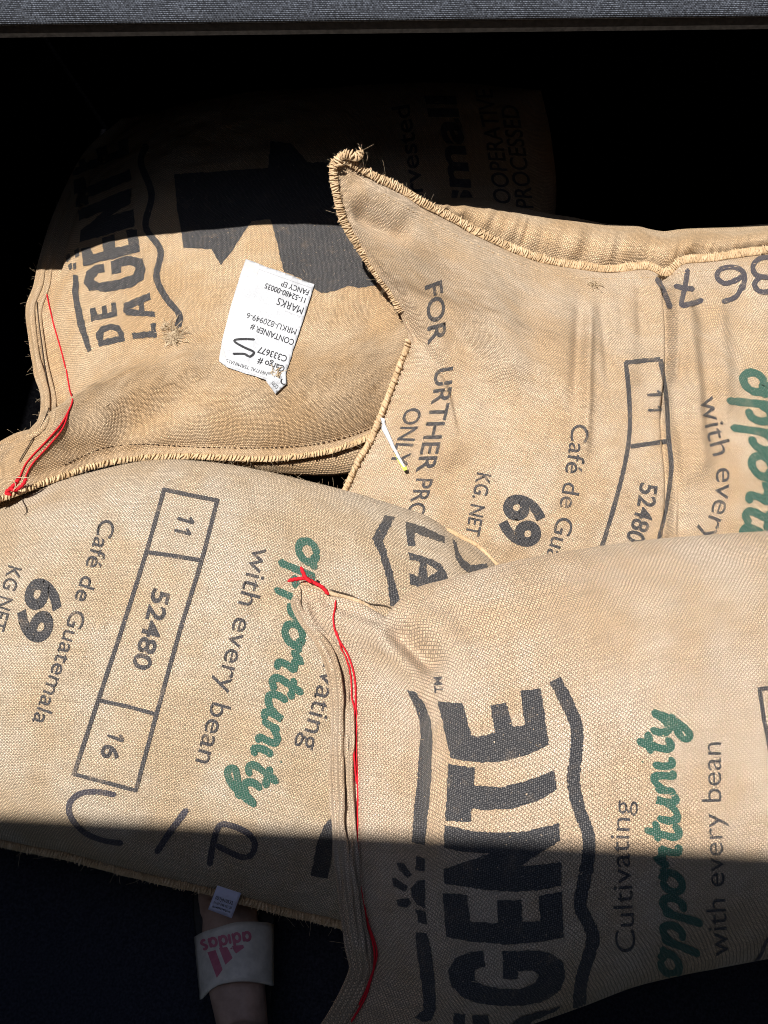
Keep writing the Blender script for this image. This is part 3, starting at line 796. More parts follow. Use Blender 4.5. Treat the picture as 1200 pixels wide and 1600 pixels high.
s2.ink('printed_frame', [stroke2d(cS(l), 7.0, taper=False) for l in (
    [(508, 702), (522, 850), (525, 1000), (505, 1150), (460, 1330), (398, 1535), (360, 1640)], [(505, 706), (585, 696), (662, 690)],
    [(662, 690), (690, 850), (700, 1030), (712, 1180), (690, 1350), (655, 1500), (640, 1600)], [(528, 1080), (610, 1068), (702, 1055)])], 'ink_thin')
s2.ink('printed_lettering', [
    ones2d(2, [(1022, 604), (1023, 628), (1024, 652)], 24), text2d('52480', [(1014, 756), (1007, 800), (990, 848)], 27, .02, 'cap'),
    text2d('Café de Guatemala', [(903, 663), (896, 712), (893, 729), (887, 768), (879, 810), (863, 866), (835, 935), (815, 980)], 27, .004, 'x'),
    text2d('KG. NET', [(757, 740), (748, 785), (738, 837)], 22, .012, 'cap'),
    text2d('with every bean', [(1103, 620), (1113, 673), (1124, 712), (1129, 743), (1125, 785), (1111, 825), (1090, 890), (1075, 960)], 32, .0, 'x')], 'ink_thin')
s2.ink('printed_number', [text2d('69', [(823, 775), (816, 812), (808, 852)], 58, .045, 'cap', spacing=.92)], 'ink')
s2.ink('printed_lettering', [
    text2d('FOR', [(677, 442), (681, 482), (683, 536)], 27, .016, 'cap', shear=-.25), text2d('URTHER', [(694, 575), (690, 620), (679, 670), (664, 738)], 27, .016, 'cap', shear=-.25),
    text2d('PROCESSING', [(664, 748), (650, 800), (628, 870), (600, 940)], 25, .01, 'cap', shear=-.25), text2d('ONLY', [(646, 638), (638, 675), (622, 728)], 26, .012, 'cap', shear=-.25)], 'ink_thin')
s2.ink('printed_script', [script2d([(1176, 580), (1186, 640), (1192, 700), (1188, 760), (1178, 830), (1160, 920), (1140, 1000)], 36)], 'green')
s2.ink('handwriting', [stroke2d(cS(l), w) for l, w in (
    ([(785, 285), (772, 370), (757, 445), (800, 442), (855, 425)], 8), ([(722, 362), (765, 372), (815, 378)], 8),
    ([(1030, 385), (1036, 310), (990, 280), (930, 290), (915, 325), (950, 352), (1005, 335), (1032, 315)], 8), ([(1032, 350), (1000, 410), (935, 436)], 8),
    ([(1180, 235), (1110, 240), (1075, 275), (1090, 315), (1140, 325), (1180, 320)], 8), ([(1110, 322), (1082, 355), (1105, 388), (1160, 385), (1200, 350)], 8),
    ([(645, 325), (680, 390), (712, 465)], 9))], 'marker')

# the far side of the sack showing beyond its top seam
seam = smooth_path([(630, 298), (661, 318), (710, 343), (745, 363), (797, 387), (850, 406), (920, 418), (957, 421), (1010, 416), (1041, 427), (1066, 408), (1115, 403), (1200, 391), (1420, 372)], n=220)
hor = smooth_path([(640, 300), (668, 315), (712, 315), (750, 316), (800, 327), (860, 340), (900, 346), (950, 356), (1000, 359), (1018, 364), (1045, 368), (1078, 364), (1150, 361), (1200, 357), (1420, 340)], n=220)
A0 = path_on(s2.tgt, seam, 0.0, 3.0) if False else None
cpl = at_depth(np.array([[900., 600.]]), np.array([1.50]))[0]
rseam = ray(seam); dseam = ((cpl - CAM) @ s2.n) / (rseam @ s2.n)
rows = []
fr = np.linspace(0, 1, 220)
pleat = 0.006 * vnoise(fr * 60, fr * 0 + 2, 91) + 0.004 * vnoise(fr * 120, fr * 0 + 5, 92)
for t in np.linspace(0, 1, 14):            # up to the horizon
    p = seam + (hor - seam) * (1 - (1 - t) ** 1.35)
    d = dseam + 0.012 - 0.028 * math.sin(math.pi * min(1, t * 1.1) * 0.6) + 0.075 * t ** 3 + pleat * math.sin(math.pi * t) * 1.3 
    rows.append(CAM + ray(p) * d[:, None])
last = rows[-1]; step = last - rows[-2]
for a in np.linspace(0.15, 1, 10):          # and down behind
    rows.append(last + np.array([0, 0.10 * math.sin(a * 1.5), -0.24 * (1 - math.cos(a * 1.5))])[None] + np.array([0, 0.0, -0.02 * a]))
G = np.array(rows).transpose(1, 0, 2); nu, nv = G.shape[:2]
idx = np.arange(nu * nv).reshape(nu, nv)
Fp = np.stack([idx[:-1, :-1], idx[1:, :-1], idx[1:, 1:], idx[:-1, 1:]], -1).reshape(-1, 4)
lu = np.linalg.norm(np.diff(rows[0], axis=0), axis=1).sum(); lvv = np.concatenate([[0], np.cumsum([np.linalg.norm(rows[i + 1] - rows[i], axis=1).mean() for i in range(nv - 1)])])
UVp = np.stack([np.broadcast_to((fr * lu / 0.00225)[:, None], (nu, nv)), np.broadcast_to((lvv / 0.00225)[None], (nu, nv))], -1).reshape(-1, 2)
mesh('back_panel', G.reshape(-1, 3), [tuple(f) for f in Fp], M['jute_b'], s2.root, UVp)
s2.whip('top', 0.0180, 0.0037, 0.0015, 0.0, 1.0, slant=.12, seed=41, lift=0.003, bulge=.27)
s2.stitches('seam_stitching', [(p[0] - 2, p[1] + 11) for p in [(600, 292), (661, 328), (745, 372), (850, 414), (920, 424), (1010, 423), (1066, 416), (1115, 411), (1200, 399)]], 'hem', on=6, off=4)
s2.whip('left', 0.0115, 0.0085, 0.0030, 0.0, 0.54, slant=.55, seed=42, lift=0.002, bulge=.75)
s2.whip('left', 0.0160, 0.0037, 0.0015, 0.60, 1.0, slant=.12, seed=43, lift=0.003, bulge=.27)
# the frayed tip of the raised corner
tip = s2.curves['top'][0]
tp = [proj(tip)]
A = at_depth(np.array([(527, 262), (528, 250), (536, 243), (547, 243), (556, 246), (563, 240), (567, 234)], float), np.full(7, (tip - CAM) @ FWD - 0.006))
s2.whip(smooth_path(A, step=0.0016), 0.017, 0.0042, 0.0019, 0, 1, slant=.2, seed=47, lift=0.0, bulge=.7, name='corner_stitching')
fibres('loose_fibres', smooth_path(A, step=0.002), s2.root, M['frayed'], per=2.0, length=0.006, seed=5)
# torn spot
def tuft(sk, p, name, n, size, seed):
    g = np.random.default_rng(seed); h = sk.tgt.hit(p); parts = []
    e1 = np.cross(h[1], RGT); e1 /= np.linalg.norm(e1); e2 = np.cross(h[1], e1)
    for _ in range(n):
        a = g.uniform(0, 6.28); r0 = size * math.sqrt(g.uniform(0, 1)) * .8
        b = h[0] + (e1 * math.sin(a) * .7 + e2 * math.cos(a)) * r0
        d = e1 * g.normal(0, 1) + e2 * g.normal(0, 1) + h[1] * abs(g.normal(0, 1.5)); d /= np.linalg.norm(d)
        bb = g.normal(0, 1, 3) * 1.1 - h[1] * .9; L = size * g.uniform(.35, .95); t = np.linspace(0, 1, 9)[:, None]; w1, w2 = g.normal(0, .18, 3), g.uniform(3, 9)
        parts.append(tube(None, b + h[1] * 0.0025 + L * (d * t * .8 + bb * t * t * .7 + w1 * np.sin(w2 * t)), g.uniform(.0003, .0008), None, None, sides=4, ends=False))
    V, F = join_raw(parts); return mesh(name, V, F, M['frayed'], sk.root)
tuft(s2, (927, 446), 'torn_tuft', 34, 0.011, 3)
tuft(s1, (272, 530), 'torn_tuft', 200, 0.017, 4)
tuft(s1, (262, 512), 'torn_tuft', 40, 0.016, 8)

# ================= sack front left
s3 = Sack('burlap sack at front left with a long three part number frame and handwritten marks',
    (350, 1010), 1.287, (-0.10, -0.24, 0.965),
    dict(left=[(-260, 1250), (-310, 1100), (-290, 930), (-200, 760)],
         bottom=[(-260, 1250), (-120, 1290), (0, 1317), (60, 1330), (112, 1340), (225, 1370), (326, 1392), (390, 1410), (450, 1426), (520, 1442), (600, 1466), (700, 1500)],
         top=[(-200, 760), (-80, 768), (0, 770), (60, 760), (110, 746), (200, 724), (260, 718), (320, 721), (390, 731), (488, 753), (565, 773), (629, 793), (667, 806), (709, 833), (747, 854), (780, 886)],
         right=[(700, 1500), (800, 1350), (850, 1150), (840, 1000), (780, 886)]),
    0.125, 0.10, M['jute_c'], (0, 0.0, 0.010, 0.004), seed=37, q=(.6, .66, .66, .66), reach=0.48, noise=0.006, NU=260,
    creases=[([(560, 790), (650, 840), (770, 880)], 0.004, 16), ([(720, 860), (760, 880), (775, 890)], 0.004, 8), ([(100, 1330), (250, 1340), (420, 1390)], 0.004, 20),
             ([(30, 850), (120, 1000), (80, 1150)], 0.004, 50), ([(420, 800), (560, 900)], -0.003, 40)])
c7 = C(0, 720, 2.857); c8 = C(320, 760, 2.857); cB = C(0, 1200, 2.667)
s3.ink('printed_frame', [stroke2d(l, 6.5, taper=False) for l in ([(257, 763), (229, 862), (190, 985), (154, 1093), (115, 1212)], [(255, 765), (297, 774), (342, 783)],
    [(340, 780), (315, 876), (280, 990), (245, 1115), (212, 1236)], [(115, 1209), (164, 1222), (214, 1235)], [(230, 863), (272, 869), (315, 876)], [(154, 1094), (200, 1104), (245, 1116)])], 'ink_thin')
s3.ink('printed_lettering', [
    ones2d(2, [(293, 804), (288, 821), (283, 840)], 27), text2d('52480', [(253, 922), (237, 985), (219, 1046)], 27, .022, 'cap'), ones2d(1, [(184, 1142), (181, 1152), (177, 1162)], 27), text2d('6', [(176, 1165), (169, 1186)], 27, .022, 'cap'),
    text2d('Café de Guatemala', [(166, 812), (130, 920), (96, 1025), (58, 1130)], 25, .004, 'x'),
    text2d('KG NET', [(24, 886), (-4, 985)], 21, .008, 'cap'),
    text2d('with every bean', [(406, 856), (382, 945), (352, 1060), (315, 1192)], 31, .0, 'x'),
    text2d('ultivating', [(532, 985), (508, 1065), (478, 1170)], 31, .0, 'x')], 'ink_thin')
s3.ink('printed_number', [text2d('69', [(76, 907), (62, 953), (44, 1000)], 52, .04, 'cap', spacing=.92)], 'ink')
s3.ink('printed_script', [script2d([(484, 845), (472, 930), (458, 1000), (430, 1110), (408, 1190), (385, 1255)], 33)], 'green')
s3.ink('printed_logo', [fill_polys(p, 6, J) for p in (
    [c6([(455, 618), (512, 632), (445, 770), (480, 880), (520, 1040), (545, 1130), (545, 1160), (485, 1150), (470, 1010), (425, 850), (380, 760)])],
    [c6([(575, 660), (635, 672), (745, 718), (803, 745), (808, 785), (720, 757), (628, 722), (632, 802), (590, 798), (580, 730)])],
    [c6([(590, 835), (700, 868), (780, 905), (815, 955), (824, 1000), (785, 1003), (750, 1012), (715, 1040), (690, 1055), (600, 1022), (598, 962), (650, 978), (660, 892), (598, 878)]), c6([(700, 905), (765, 945), (705, 985)])],
    [c6([(850, 755), (872, 782), (885, 832), (910, 878), (955, 912), (1050, 902), (1062, 935), (1000, 947), (940, 957), (898, 922), (868, 870), (858, 810)])],
    [[(520, 1272), (505, 1293), (494, 1322), (486, 1368), (512, 1372), (520, 1330), (540, 1290)]])], 'ink')
s3.ink('handwriting', [stroke2d(cB(l), w) for l, w in (
    ([(485, 112), (400, 98), (330, 108), (290, 150), (297, 205), (350, 265), (430, 300), (515, 312)], 9), ([(782, 168), (720, 250), (650, 355)], 10),
    ([(873, 408), (890, 310), (915, 240), (960, 238), (1030, 268), (1062, 310), (1050, 358), (1010, 370), (950, 345), (898, 318)], 9.5))], 'marker')
s3.whip('bottom', 0.0125, 0.0042, 0.0016, 0.0, 1.0, slant=.15, seed=51, lift=0.000, bulge=.4)
s3.hem('top', 0.0036, 0.008, 0.3, 0.5, 'hem_cloth', 0.90, 1.0, flat=0.7, seed=52, lift=0.003)
fibres('loose_fibres', smooth_path(s3.curves['top'], step=0.003) + s3.n * 0.004, s3.root, M['frayed'], per=0.9, length=0.007, seed=53)

# ================= sack front right
s4 = Sack('burlap sack at front right, topmost, with large black letters and long red thread',
    (900, 1200), 1.035, (-0.06, -0.10, 0.99),
    dict(left=[(480, 1625), (505, 1601), (533, 1556), (550, 1515), (547, 1490), (534, 1420), (526, 1350), (521, 1280), (518, 1200), (520, 1110), (517, 1070), (510, 1033), (494, 1001), (474, 977), (459, 949), (459, 926), (469, 912)],
         bottom=[(480, 1625), (560, 1650), (660, 1650), (750, 1625), (840, 1597), (912, 1571), (985, 1543), (1057, 1525), (1115, 1514), (1200, 1498), (1400, 1460), (1600, 1440)],
         top=[(469, 912), (488, 913), (516, 927), (544, 934), (565, 942), (586, 955), (606, 964), (624, 940), (652, 918), (698, 905), (740, 894), (800, 879), (900, 861), (1000, 848), (1100, 839), (1200, 832), (1400, 826), (1600, 850)],
         right=[(1600, 1440), (1650, 1140), (1600, 850)]),
    0.150, 0.11, M['jute_d'], (0.036, 0, 0, 0.002), seed=59, q=(.85, .6, .62, .60), reach=0.44, noise=0.0055, NU=440, NV=230,
    creases=[([(607, 962), (625, 990), (665, 1025), (700, 1050)], -0.034, 18, .3), ([(492, 930), (540, 950), (605, 980)], -0.009, 9, .2), ([(540, 950), (590, 985), (640, 1050), (660, 1120)], 0.014, 22), ([(640, 940), (690, 985), (740, 1060)], 0.009, 24), ([(690, 920), (760, 1000), (800, 1100)], -0.006, 30),
             ([(500, 930), (530, 990), (548, 1060), (552, 1150)], -0.004, 8), ([(474, 925), (480, 960), (500, 1000), (525, 1060), (534, 1150), (534, 1300), (545, 1420), (562, 1500)], 0.010, 6, .05), ([(548, 1090), (549, 1200), (549, 1320), (556, 1430), (574, 1500)], 0.009, 4.5, .05),
             ([(470, 917), (474, 952), (491, 984), (516, 1008), (533, 1040), (543, 1082), (544, 1140), (542, 1250), (543, 1340), (555, 1440)], -0.006, 4, .05),
             ([(556, 1100), (556, 1200), (558, 1300), (565, 1400), (586, 1480), (570, 1550)], -0.007, 8, .05), ([(575, 1060), (630, 1090), (640, 1130)], 0.004, 18),
             ([(560, 1330), (620, 1300), (680, 1310)], 0.003, 16), ([(570, 1430), (640, 1400)], 0.003, 14), ([(590, 1500), (650, 1560)], -0.004, 20), ([(1000, 870), (1060, 1000), (1050, 1200)], 0.004, 70)])
cG = C(480, 1040, 2.5); cR = C(840, 1020, 2.758)
logo4 = [
    [[(388, 95), (420, 100), (460, 150), (485, 220), (490, 290), (487, 420), (478, 540), (465, 650), (460, 700), (410, 690), (415, 610), (428, 480), (437, 360), (443, 270), (440, 220), (425, 165), (400, 120)]],
    [[(512, 140), (608, 148), (640, 270), (660, 278), (735, 265), (715, 155), (778, 145), (800, 225), (805, 240), (850, 232), (832, 100), (912, 90), (945, 310), (860, 350), (760, 375), (680, 380), (610, 372), (560, 360), (540, 270)]],
    [[(552, 385), (655, 398), (655, 470), (760, 475), (860, 450), (965, 410), (975, 485), (900, 530), (800, 560), (700, 565), (645, 558), (640, 612), (540, 605)]],
    [[(537, 622), (640, 645), (740, 652), (850, 648), (985, 615), (988, 685), (940, 712), (830, 785), (992, 768), (994, 860), (900, 878), (790, 882), (660, 870), (535, 850), (533, 795), (715, 735), (600, 725), (535, 710)]],
    [[(530, 888), (625, 895), (640, 1000), (745, 1005), (742, 915), (840, 915), (840, 1000), (910, 998), (905, 900), (995, 880), (1002, 1060), (900, 1080), (780, 1088), (640, 1078), (545, 1060)]],
    [[(690, 1112), (640, 1115), (580, 1140), (552, 1190), (560, 1240), (600, 1290), (670, 1318), (760, 1328), (850, 1325), (930, 1305), (990, 1265), (1008, 1210), (1000, 1160), (960, 1125), (900, 1110), (762, 1115), (765, 1222), (825, 1225), (822, 1192), (880, 1190), (905, 1205), (890, 1235), (840, 1258), (760, 1262), (690, 1250), (655, 1225), (655, 1190), (680, 1175), (695, 1178)]],
    [[(575, 1355), (620, 1360), (612, 1440), (565, 1440)]], [[(645, 1365), (705, 1362), (715, 1440), (650, 1440)]], [[(780, 1410), (830, 1370), (990, 1328), (965, 1350), (880, 1385), (850, 1420)]],
    [[(462, 835), (430, 840), (405, 870), (410, 905), (430, 935), (462, 948)]], [[(425, 745), (462, 755), (460, 805), (425, 800)]], [[(350, 770), (378, 772), (412, 815), (395, 830), (365, 805)]], [[(330, 830), (345, 828), (395, 865), (385, 882), (340, 862)]],
    [[(350, 915), (395, 905), (410, 925), (390, 945), (355, 940)]], [[(425, 950), (462, 960), (470, 1010), (435, 1005)]],
    [[(425, 1040), (470, 1045), (488, 1130), (500, 1240), (505, 1340), (485, 1385), (450, 1390), (420, 1375), (455, 1345), (450, 1250), (435, 1150), (428, 1090)]]]
s4.ink('printed_logo', [fill_polys([cG(q) for q in p], 6, J) for p in logo4], 'ink')
s4.ink('printed_banner', [stroke2d(cG([(968, 55), (1012, 140), (1052, 240), (1050, 350), (1040, 450), (1062, 560), (1098, 660), (1098, 750), (1080, 850), (1066, 935), (1090, 990), (1116, 1055), (1100, 1130), (1080, 1190), (1066, 1260), (1062, 1350)]), 20, taper=False)], 'ink')
s4.ink('printed_lettering', [text2d('TM', [(686, 1083), (684, 1058)], 13, .02, 'cap'),
    text2d('Cultivating', [(983, 1487), (978, 1400), (973, 1320), (977, 1251)], 31, -.002, 'x'),
    text2d('with every bean', [(1128, 1493), (1122, 1390), (1117, 1270), (1116, 1160)], 31, -.002, 'x')], 'ink_thin')
s4.ink('printed_script', [script2d([(1043, 1522), (1052, 1440), (1047, 1350), (1040, 1240), (1032, 1160), (1034, 1112)], 34)], 'green')
s4.ink('printed_frame', [stroke2d(l, 6.5, taper=False) for l in ([(1330, 1062), (1260, 1068), (1186, 1077)], [(1186, 1074), (1193, 1121), (1201, 1165), (1215, 1260)])], 'ink_thin')
s4.ink('handwriting', [stroke2d([(1230, 1440), (1200, 1466), (1188, 1491), (1176, 1505), (1158, 1509)], 5)], 'marker')
fibres('loose_fibres', smooth_path(s4.curves['left'], step=0.003), s4.root, M['frayed'], per=0.6, length=0.006, seed=61)
hl = smooth_path([tuple(q) for q in proj(s4.curves['left'])[::4]], n=150)
fw = np.interp(np.arange(150) / 149, [0, .12, .3, .6, .85, .95, 1.0], [34, 30, 33, 33, 30, 20, 6])
for k_, (o_, r_) in enumerate(((.06, .0042), (.36, .0050), (.66, .0046), (.90, .0036))):
    pp = hl + np.stack([fw * o_, 2.2 * k_ * np.ones(150) * np.linspace(0, 1, 150) ** 6], -1) + np.stack([1.6 * vnoise(np.arange(150) / 9.0 + k_ * 7, np.zeros(150) + .4, 70 + k_), np.zeros(150)], -1)
    b_ = 149 if k_ < 2 else 140
    pa_ = path_on(s4.tgt, [tuple(q) for q in pp[:b_:3]], 0.0008, 2.0)
    for _ in range(3): pa_[1:-1] = (pa_[:-2] + pa_[1:-1] * 2 + pa_[2:]) / 4
    tube('hem_fold', pa_, r_ * 1.08, M['jute_d'], s4.root, sides=14, uvs=0.0021, flat=0.50, rr=1 + .22 * vnoise(np.arange(len(pa_)) / 14.0, np.zeros(len(pa_)) + .2 + k_, 80 + k_))
s4.thread('red_thread', [(526, 936), (522, 970), (526, 991), (544, 1019), (554, 1047), (558, 1075), (557, 1117), (554, 1145), (555, 1197), (557, 1250), (556, 1306), (560, 1370), (572, 1430), (587, 1480), (586, 1515), (570, 1560), (548, 1598)], 0.0014, 'red', lift=0.0024)
s4.thread('red_thread', [(526, 985), (535, 1012), (546, 1042), (550, 1074), (551, 1117), (550, 1160), (552, 1200), (555, 1226)], 0.0012, 'red', lift=0.0024)
s4.thread('red_thread', [(562, 1385), (577, 1440), (592, 1488), (580, 1530), (560, 1572)], 0.0011, 'red', lift=0.0024)
fibres('loose_fibres', path_on(s4.tgt, [(522, 950), (530, 995), (550, 1040), (556, 1110), (555, 1200), (557, 1300)], 0.003, 4.0), s4.root, M['red'], per=.5, length=.004, seed=77)
s4.thread('dark_thread', [(470, 917), (474, 952), (491, 984), (516, 1008), (533, 1040), (543, 1082), (547, 1120), (546, 1200)], 0.0008, 'dark_thread')
kn = lambda p, d=-0.012: at_depth(np.array(p, float), np.full(len(p), (s4.curves['top'][0] - CAM) @ FWD + d))
tube('red_knot', smooth_path(kn([(449, 908), (462, 905), (478, 904), (492, 911), (504, 918), (514, 930)]), step=.0015), 0.0030, M['red'], s4.root, period=.006, amp=.3, slant=1)
tube('red_knot', smooth_path(kn([(470, 885), (473, 893), (478, 903), (488, 911)], -.015), step=.0015), 0.0030, M['red'], s4.root, period=.006, amp=.3, slant=1)
fibres('loose_fibres', smooth_path(kn([(449, 908), (478, 904)]), step=.003), s4.root, M['red'], per=2.0, length=.006, seed=9)
fibres('loose_fibres', smooth_path(s4.curves['top'][40:], step=0.003) + s4.n * 0.004, s4.root, M['frayed'], per=0.9, length=0.006, seed=63)
s4.hem('top', 0.0032, 0.006, 0.25, 0.6, 'folded', 0.0, 0.118, flat=0.7, seed=64, name='hem_fold', lift=0.001, fib=.4)
# dark cord across the sack corner
tube('dark_thread', path_on(s3.tgt, [(515, 922), (545, 930), (575, 943), (600, 947), (613, 952)], 0.003), 0.0011, M['dark_thread'], s4.root)
# red knot of the back-left sack
k1 = lambda p, d: at_depth(np.array(p, float), np.full(len(p), (s1.curves['bottom'][12] - CAM) @ FWD + d))
tube('red_knot', smooth_path(k1([(32, 744), (24, 756), (16, 764), (10, 770), (18, 774)], -.014), step=.0015), 0.0038, M['red'], s1.root, period=.006, amp=.35, slant=1)
tube('red_knot', smooth_path(k1([(42, 745), (36, 757), (24, 766), (14, 762)], -.018), step=.0015), 0.0032, M['red'], s1.root, period=.006, amp=.35, slant=1)
tube('dark_thread', path_on(s3.tgt, [(56, 762), (36, 778), (42, 795), (42, 803), (37, 807)], 0.002), 0.0006, M['dark_thread'], s1.root)
tube('white_thread', smooth_path(k1([(14, 745), (28, 746), (44, 746)], -.022), step=.0015), 0.0007, M['frayed'], s1.root)
tube('white_thread', smooth_path(k1([(12, 751), (22, 752), (24, 760), (20, 768)], -.023), step=.0015), 0.0007, M['frayed'], s1.root)

for sk_, n_, sd_ in ((s1, 26, 1), (s2, 40, 2), (s3, 45, 3), (s4, 50, 4)): sk_.lint(n_, sd_)

# ------------------------------------------------------------------ shipping label on the back-left sack
c5 = C(330, 390, 6.316)
P, F = fill_polys([c5([(350, 105), (690, 230), (1020, 355), (885, 780), (738, 1222), (740, 1330), (632, 1425), (535, 1290), (350, 1230), (165, 1170), (80, 1110), (105, 910), (190, 590), (290, 270)])], 5)
c = s1.tgt.hit((415, 500))
lb = thing('shipping_label', 'white printed shipping label with a handwritten mark stuck on the back left sack', 'label', c[0])
lift = np.array([0.0022 + 0.0016 * abs(math.sin(p[0] * .045 + p[1] * .03)) + 0.002 * (p[1] > 590) for p in P])
sheet = drape(s1.tgt, 'label_sheet', P, F, M['paper'], lb, 0.0, lift)
md = sheet.modifiers.new('thickness', 'SOLIDIFY'); md.thickness = 0.0004; md.offset = -1
LV = np.array([v.co for v in sheet.data.vertices]) + np.array(lb.location)
lt = Target(LV, [tuple(p.vertices) for p in sheet.data.polygons])
def L2(body, a, b, h, wt=0.0): return text2d(body, c5([a, ((a[0] + b[0]) / 2, (a[1] + b[1]) / 2), b]), h / 6.316, wt, 'cap', jitter=0, step_px=6)
for it in (L2('FANCY EP', (962, 428), (692, 334), 52, .012), L2('11-52480-00035', (928, 505), (532, 355), 52, .012), L2('MARKS', (905, 608), (652, 508), 72, 0.0), L2('MRKU-820949-6', (838, 815), (352, 648), 58, 0.0),
    L2('CONTAINER #', (815, 920), (388, 762), 57, .012), L2('C333677', (745, 1082), (462, 985), 62, .015), L2('Cargo #', (722, 1180), (458, 1100), 62, .018), L2('NENTAL TERMINALS', (552, 1228), (148, 1095), 34), L2('CON', (655, 1365), (600, 1310), 36)):
    drape(lt, 'printed_lettering', it[0], it[1], M['print'], lb, 0.0003)
for it in [L2('2021 coffee inc.', (880, 668), (720, 605), 18)] + [stroke2d(c5(q), 0.7, step=4, taper=False) for q in ([(345, 150), (1005, 385)], [(165, 1145), (560, 1275)])]:
    drape(lt, 'fine_print', it[0], it[1], M['grey_print'], lb, 0.0003)
for it in (stroke2d(c5([(432, 888), (330, 884), (235, 892), (245, 920), (330, 968), (402, 1000), (422, 1022), (385, 1056), (355, 1046), (320, 1030), (212, 1030)]), 3.4, step=1.5), stroke2d(c5([(745, 1325), (715, 1330), (690, 1310), (695, 1275)]), 2.2, step=1.5)):
    drape(lt, 'handwriting', it[0], it[1], M['print'], lb, 0.0004, it[2])
for q in ([(352, 112), (480, 160), (450, 262), (296, 265)], [(82, 1108), (106, 920), (140, 1050), (168, 1145), (150, 1165)]):
    P, F = fill_polys([c5(q)], 4); drape(lt, 'taped_corner', P, F, M['film'], lb, 0.0004)
tuft(s1, (432, 586), 'torn_tuft', 40, 0.010, 14)

# ------------------------------------------------------------------ folded paper strip on the back-right sack
c = s2.tgt.hit((615, 695))
ps = thing('folded_paper_strip', 'small folded white paper strip with a lime green edge on the back right sack', 'paper strip', c[0])
P, F = fill_polys([c4([(780, 780), (800, 784), (843, 885), (884, 985), (900, 1015), (890, 1022), (852, 940), (803, 845)])], 3)
hs = np.array([0.004 + 0.010 * np.clip((p[1] - 650) / 90, 0, 1) for p in P])
o = drape(s2.tgt, 'paper', P, F, M['paper'], ps, 0.0, hs); md = o.modifiers.new('thickness', 'SOLIDIFY'); md.thickness = 0.0012; md.offset = -1
P, F = fill_polys([c4([(850, 945), (866, 975), (886, 1008), (900, 1005), (903, 1018), (888, 1026)])], 3)
hs = np.array([0.0045 + 0.010 * np.clip((p[1] - 650) / 90, 0, 1) for p in P])
drape(s2.tgt, 'lime_edge', P, F, M['lime'], ps, 0.0, hs)

# ------------------------------------------------------------------ tag sewn to the near edge of the front-left sack
e = s3.curves['bottom']; ep = proj(e); i0 = int(np.argmin(np.abs(ep[:, 0] - 355)))
dt = (e[i0] - CAM) @ FWD
quad = [(340, 1382), (379, 1390), (362, 1435), (325, 1421)]
tl = lambda p, up=0.0: CAM + ray(np.array(p, float)) * (dt - 0.014 - up + 0.010 * max(0, (p[1] - 1395) / 40))
gridn = 9; V = []; F = []
for i in range(gridn):
    for j in range(gridn):
        a, b = i / (gridn - 1), j / (gridn - 1)
        p = np.array(quad[0]) * (1 - a) * (1 - b) + np.array(quad[1]) * a * (1 - b) + np.array(quad[2]) * a * b + np.array(quad[3]) * (1 - a) * b
        V.append(tl(p, 0.002 * math.sin(b * 5)))
F = [(i * gridn + j, i * gridn + j + 1, (i + 1) * gridn + j + 1, (i + 1) * gridn + j) for i in range(gridn - 1) for j in range(gridn - 1)]
tg2 = mesh('sewn_tag', V, F, M['cloth_tag'], s3.root); md = tg2.modifiers.new('thickness', 'SOLIDIFY'); md.thickness = 0.0008; md.offset = -1
tt = Target(V, F)
P, F, l = merge([text2d('021J410532', [(337, 1402), (364, 1411)], 5.2, .004, 'cap', jitter=0), text2d('01107 048 051 30', [(334, 1409.5), (362, 1418.5)], 3.6, .002, 'cap', jitter=0), text2d('fpo4890540pmo', [(332, 1415.5), (360, 1424.5)], 3.2, .004, 'cap', jitter=0)])
ot = drape(tt, 'printed_lettering', P, F, M['print'], None, 0.0004, l)
ot.parent = tg2; ot.data.transform(__import__('mathutils').Matrix.Translation(-s3.root.location))

# ------------------------------------------------------------------ the person's foot in a slide sandal
def loft(sections, sides=20):
    V, F = [], []
    for (c0, hw, hh, ax) in sections:
        ax = np.array(ax, float); ax /= np.linalg.norm(ax)
        s_ = np.cross(ax, [0, 0, 1.0]) if abs(ax[2]) < .8 else np.array([1.0, 0, 0]); s_ /= np.linalg.norm(s_); t_ = np.cross(s_, ax)
        for a in np.arange(sides) / sides * 2 * math.pi:
            ca, sa = math.cos(a), math.sin(a)
            V.append(np.array(c0) + s_ * hw * math.copysign(abs(ca) ** .85, ca) + t_ * hh * math.copysign(abs(sa) ** .9, sa))
    n = len(sections)
    for i in range(n - 1):
        for j in range(sides): F.append((i * sides + j, i * sides + (j + 1) % sides, (i + 1) * sides + (j + 1) % sides, (i + 1) * sides + j))
    F += [tuple(range(sides - 1, -1, -1)), tuple((n - 1) * sides + j for j in range(sides))]
    return np.array(V), F
fz = lambda px, py, z: at_z(np.array([px, py], float), np.array(z))
TD = (-0.06, 1, 0)
parts = [loft([(fz(384, 1690, .045), .020, .020, TD), (fz(384, 1672, .048), .031, .030, TD), (fz(382, 1640, .055), .034, .036, TD), (fz(378, 1595, .058), .036, .036, TD), (fz(371, 1550, .056), .040, .032, TD), (fz(364, 1500, .050), .045, .027, TD), (fz(361, 1455, .043), .043, .020, TD), (fz(359, 1425, .042), .041, .018, TD), (fz(356, 1405, .040), .038, .013, TD)])]
for (x, y0, y1, r) in ((388, 1440, 1352, .0135), (366, 1432, 1352, .0098), (349, 1430, 1360, .0092), (333, 1434, 1374, .0088), (322, 1430, 1394, .0078)):
    a, b = fz(x - 1, y0, .042), fz(x - 6, y1, .036)
    parts.append(loft([(a + (b - a) * t, r * k, r * k * .95, b - a) for t, k in ((0, .8), (.15, 1), (.45, .92), (.65, .98), (.85, 1.0), (.95, .8), (1.0, .45))], 12))
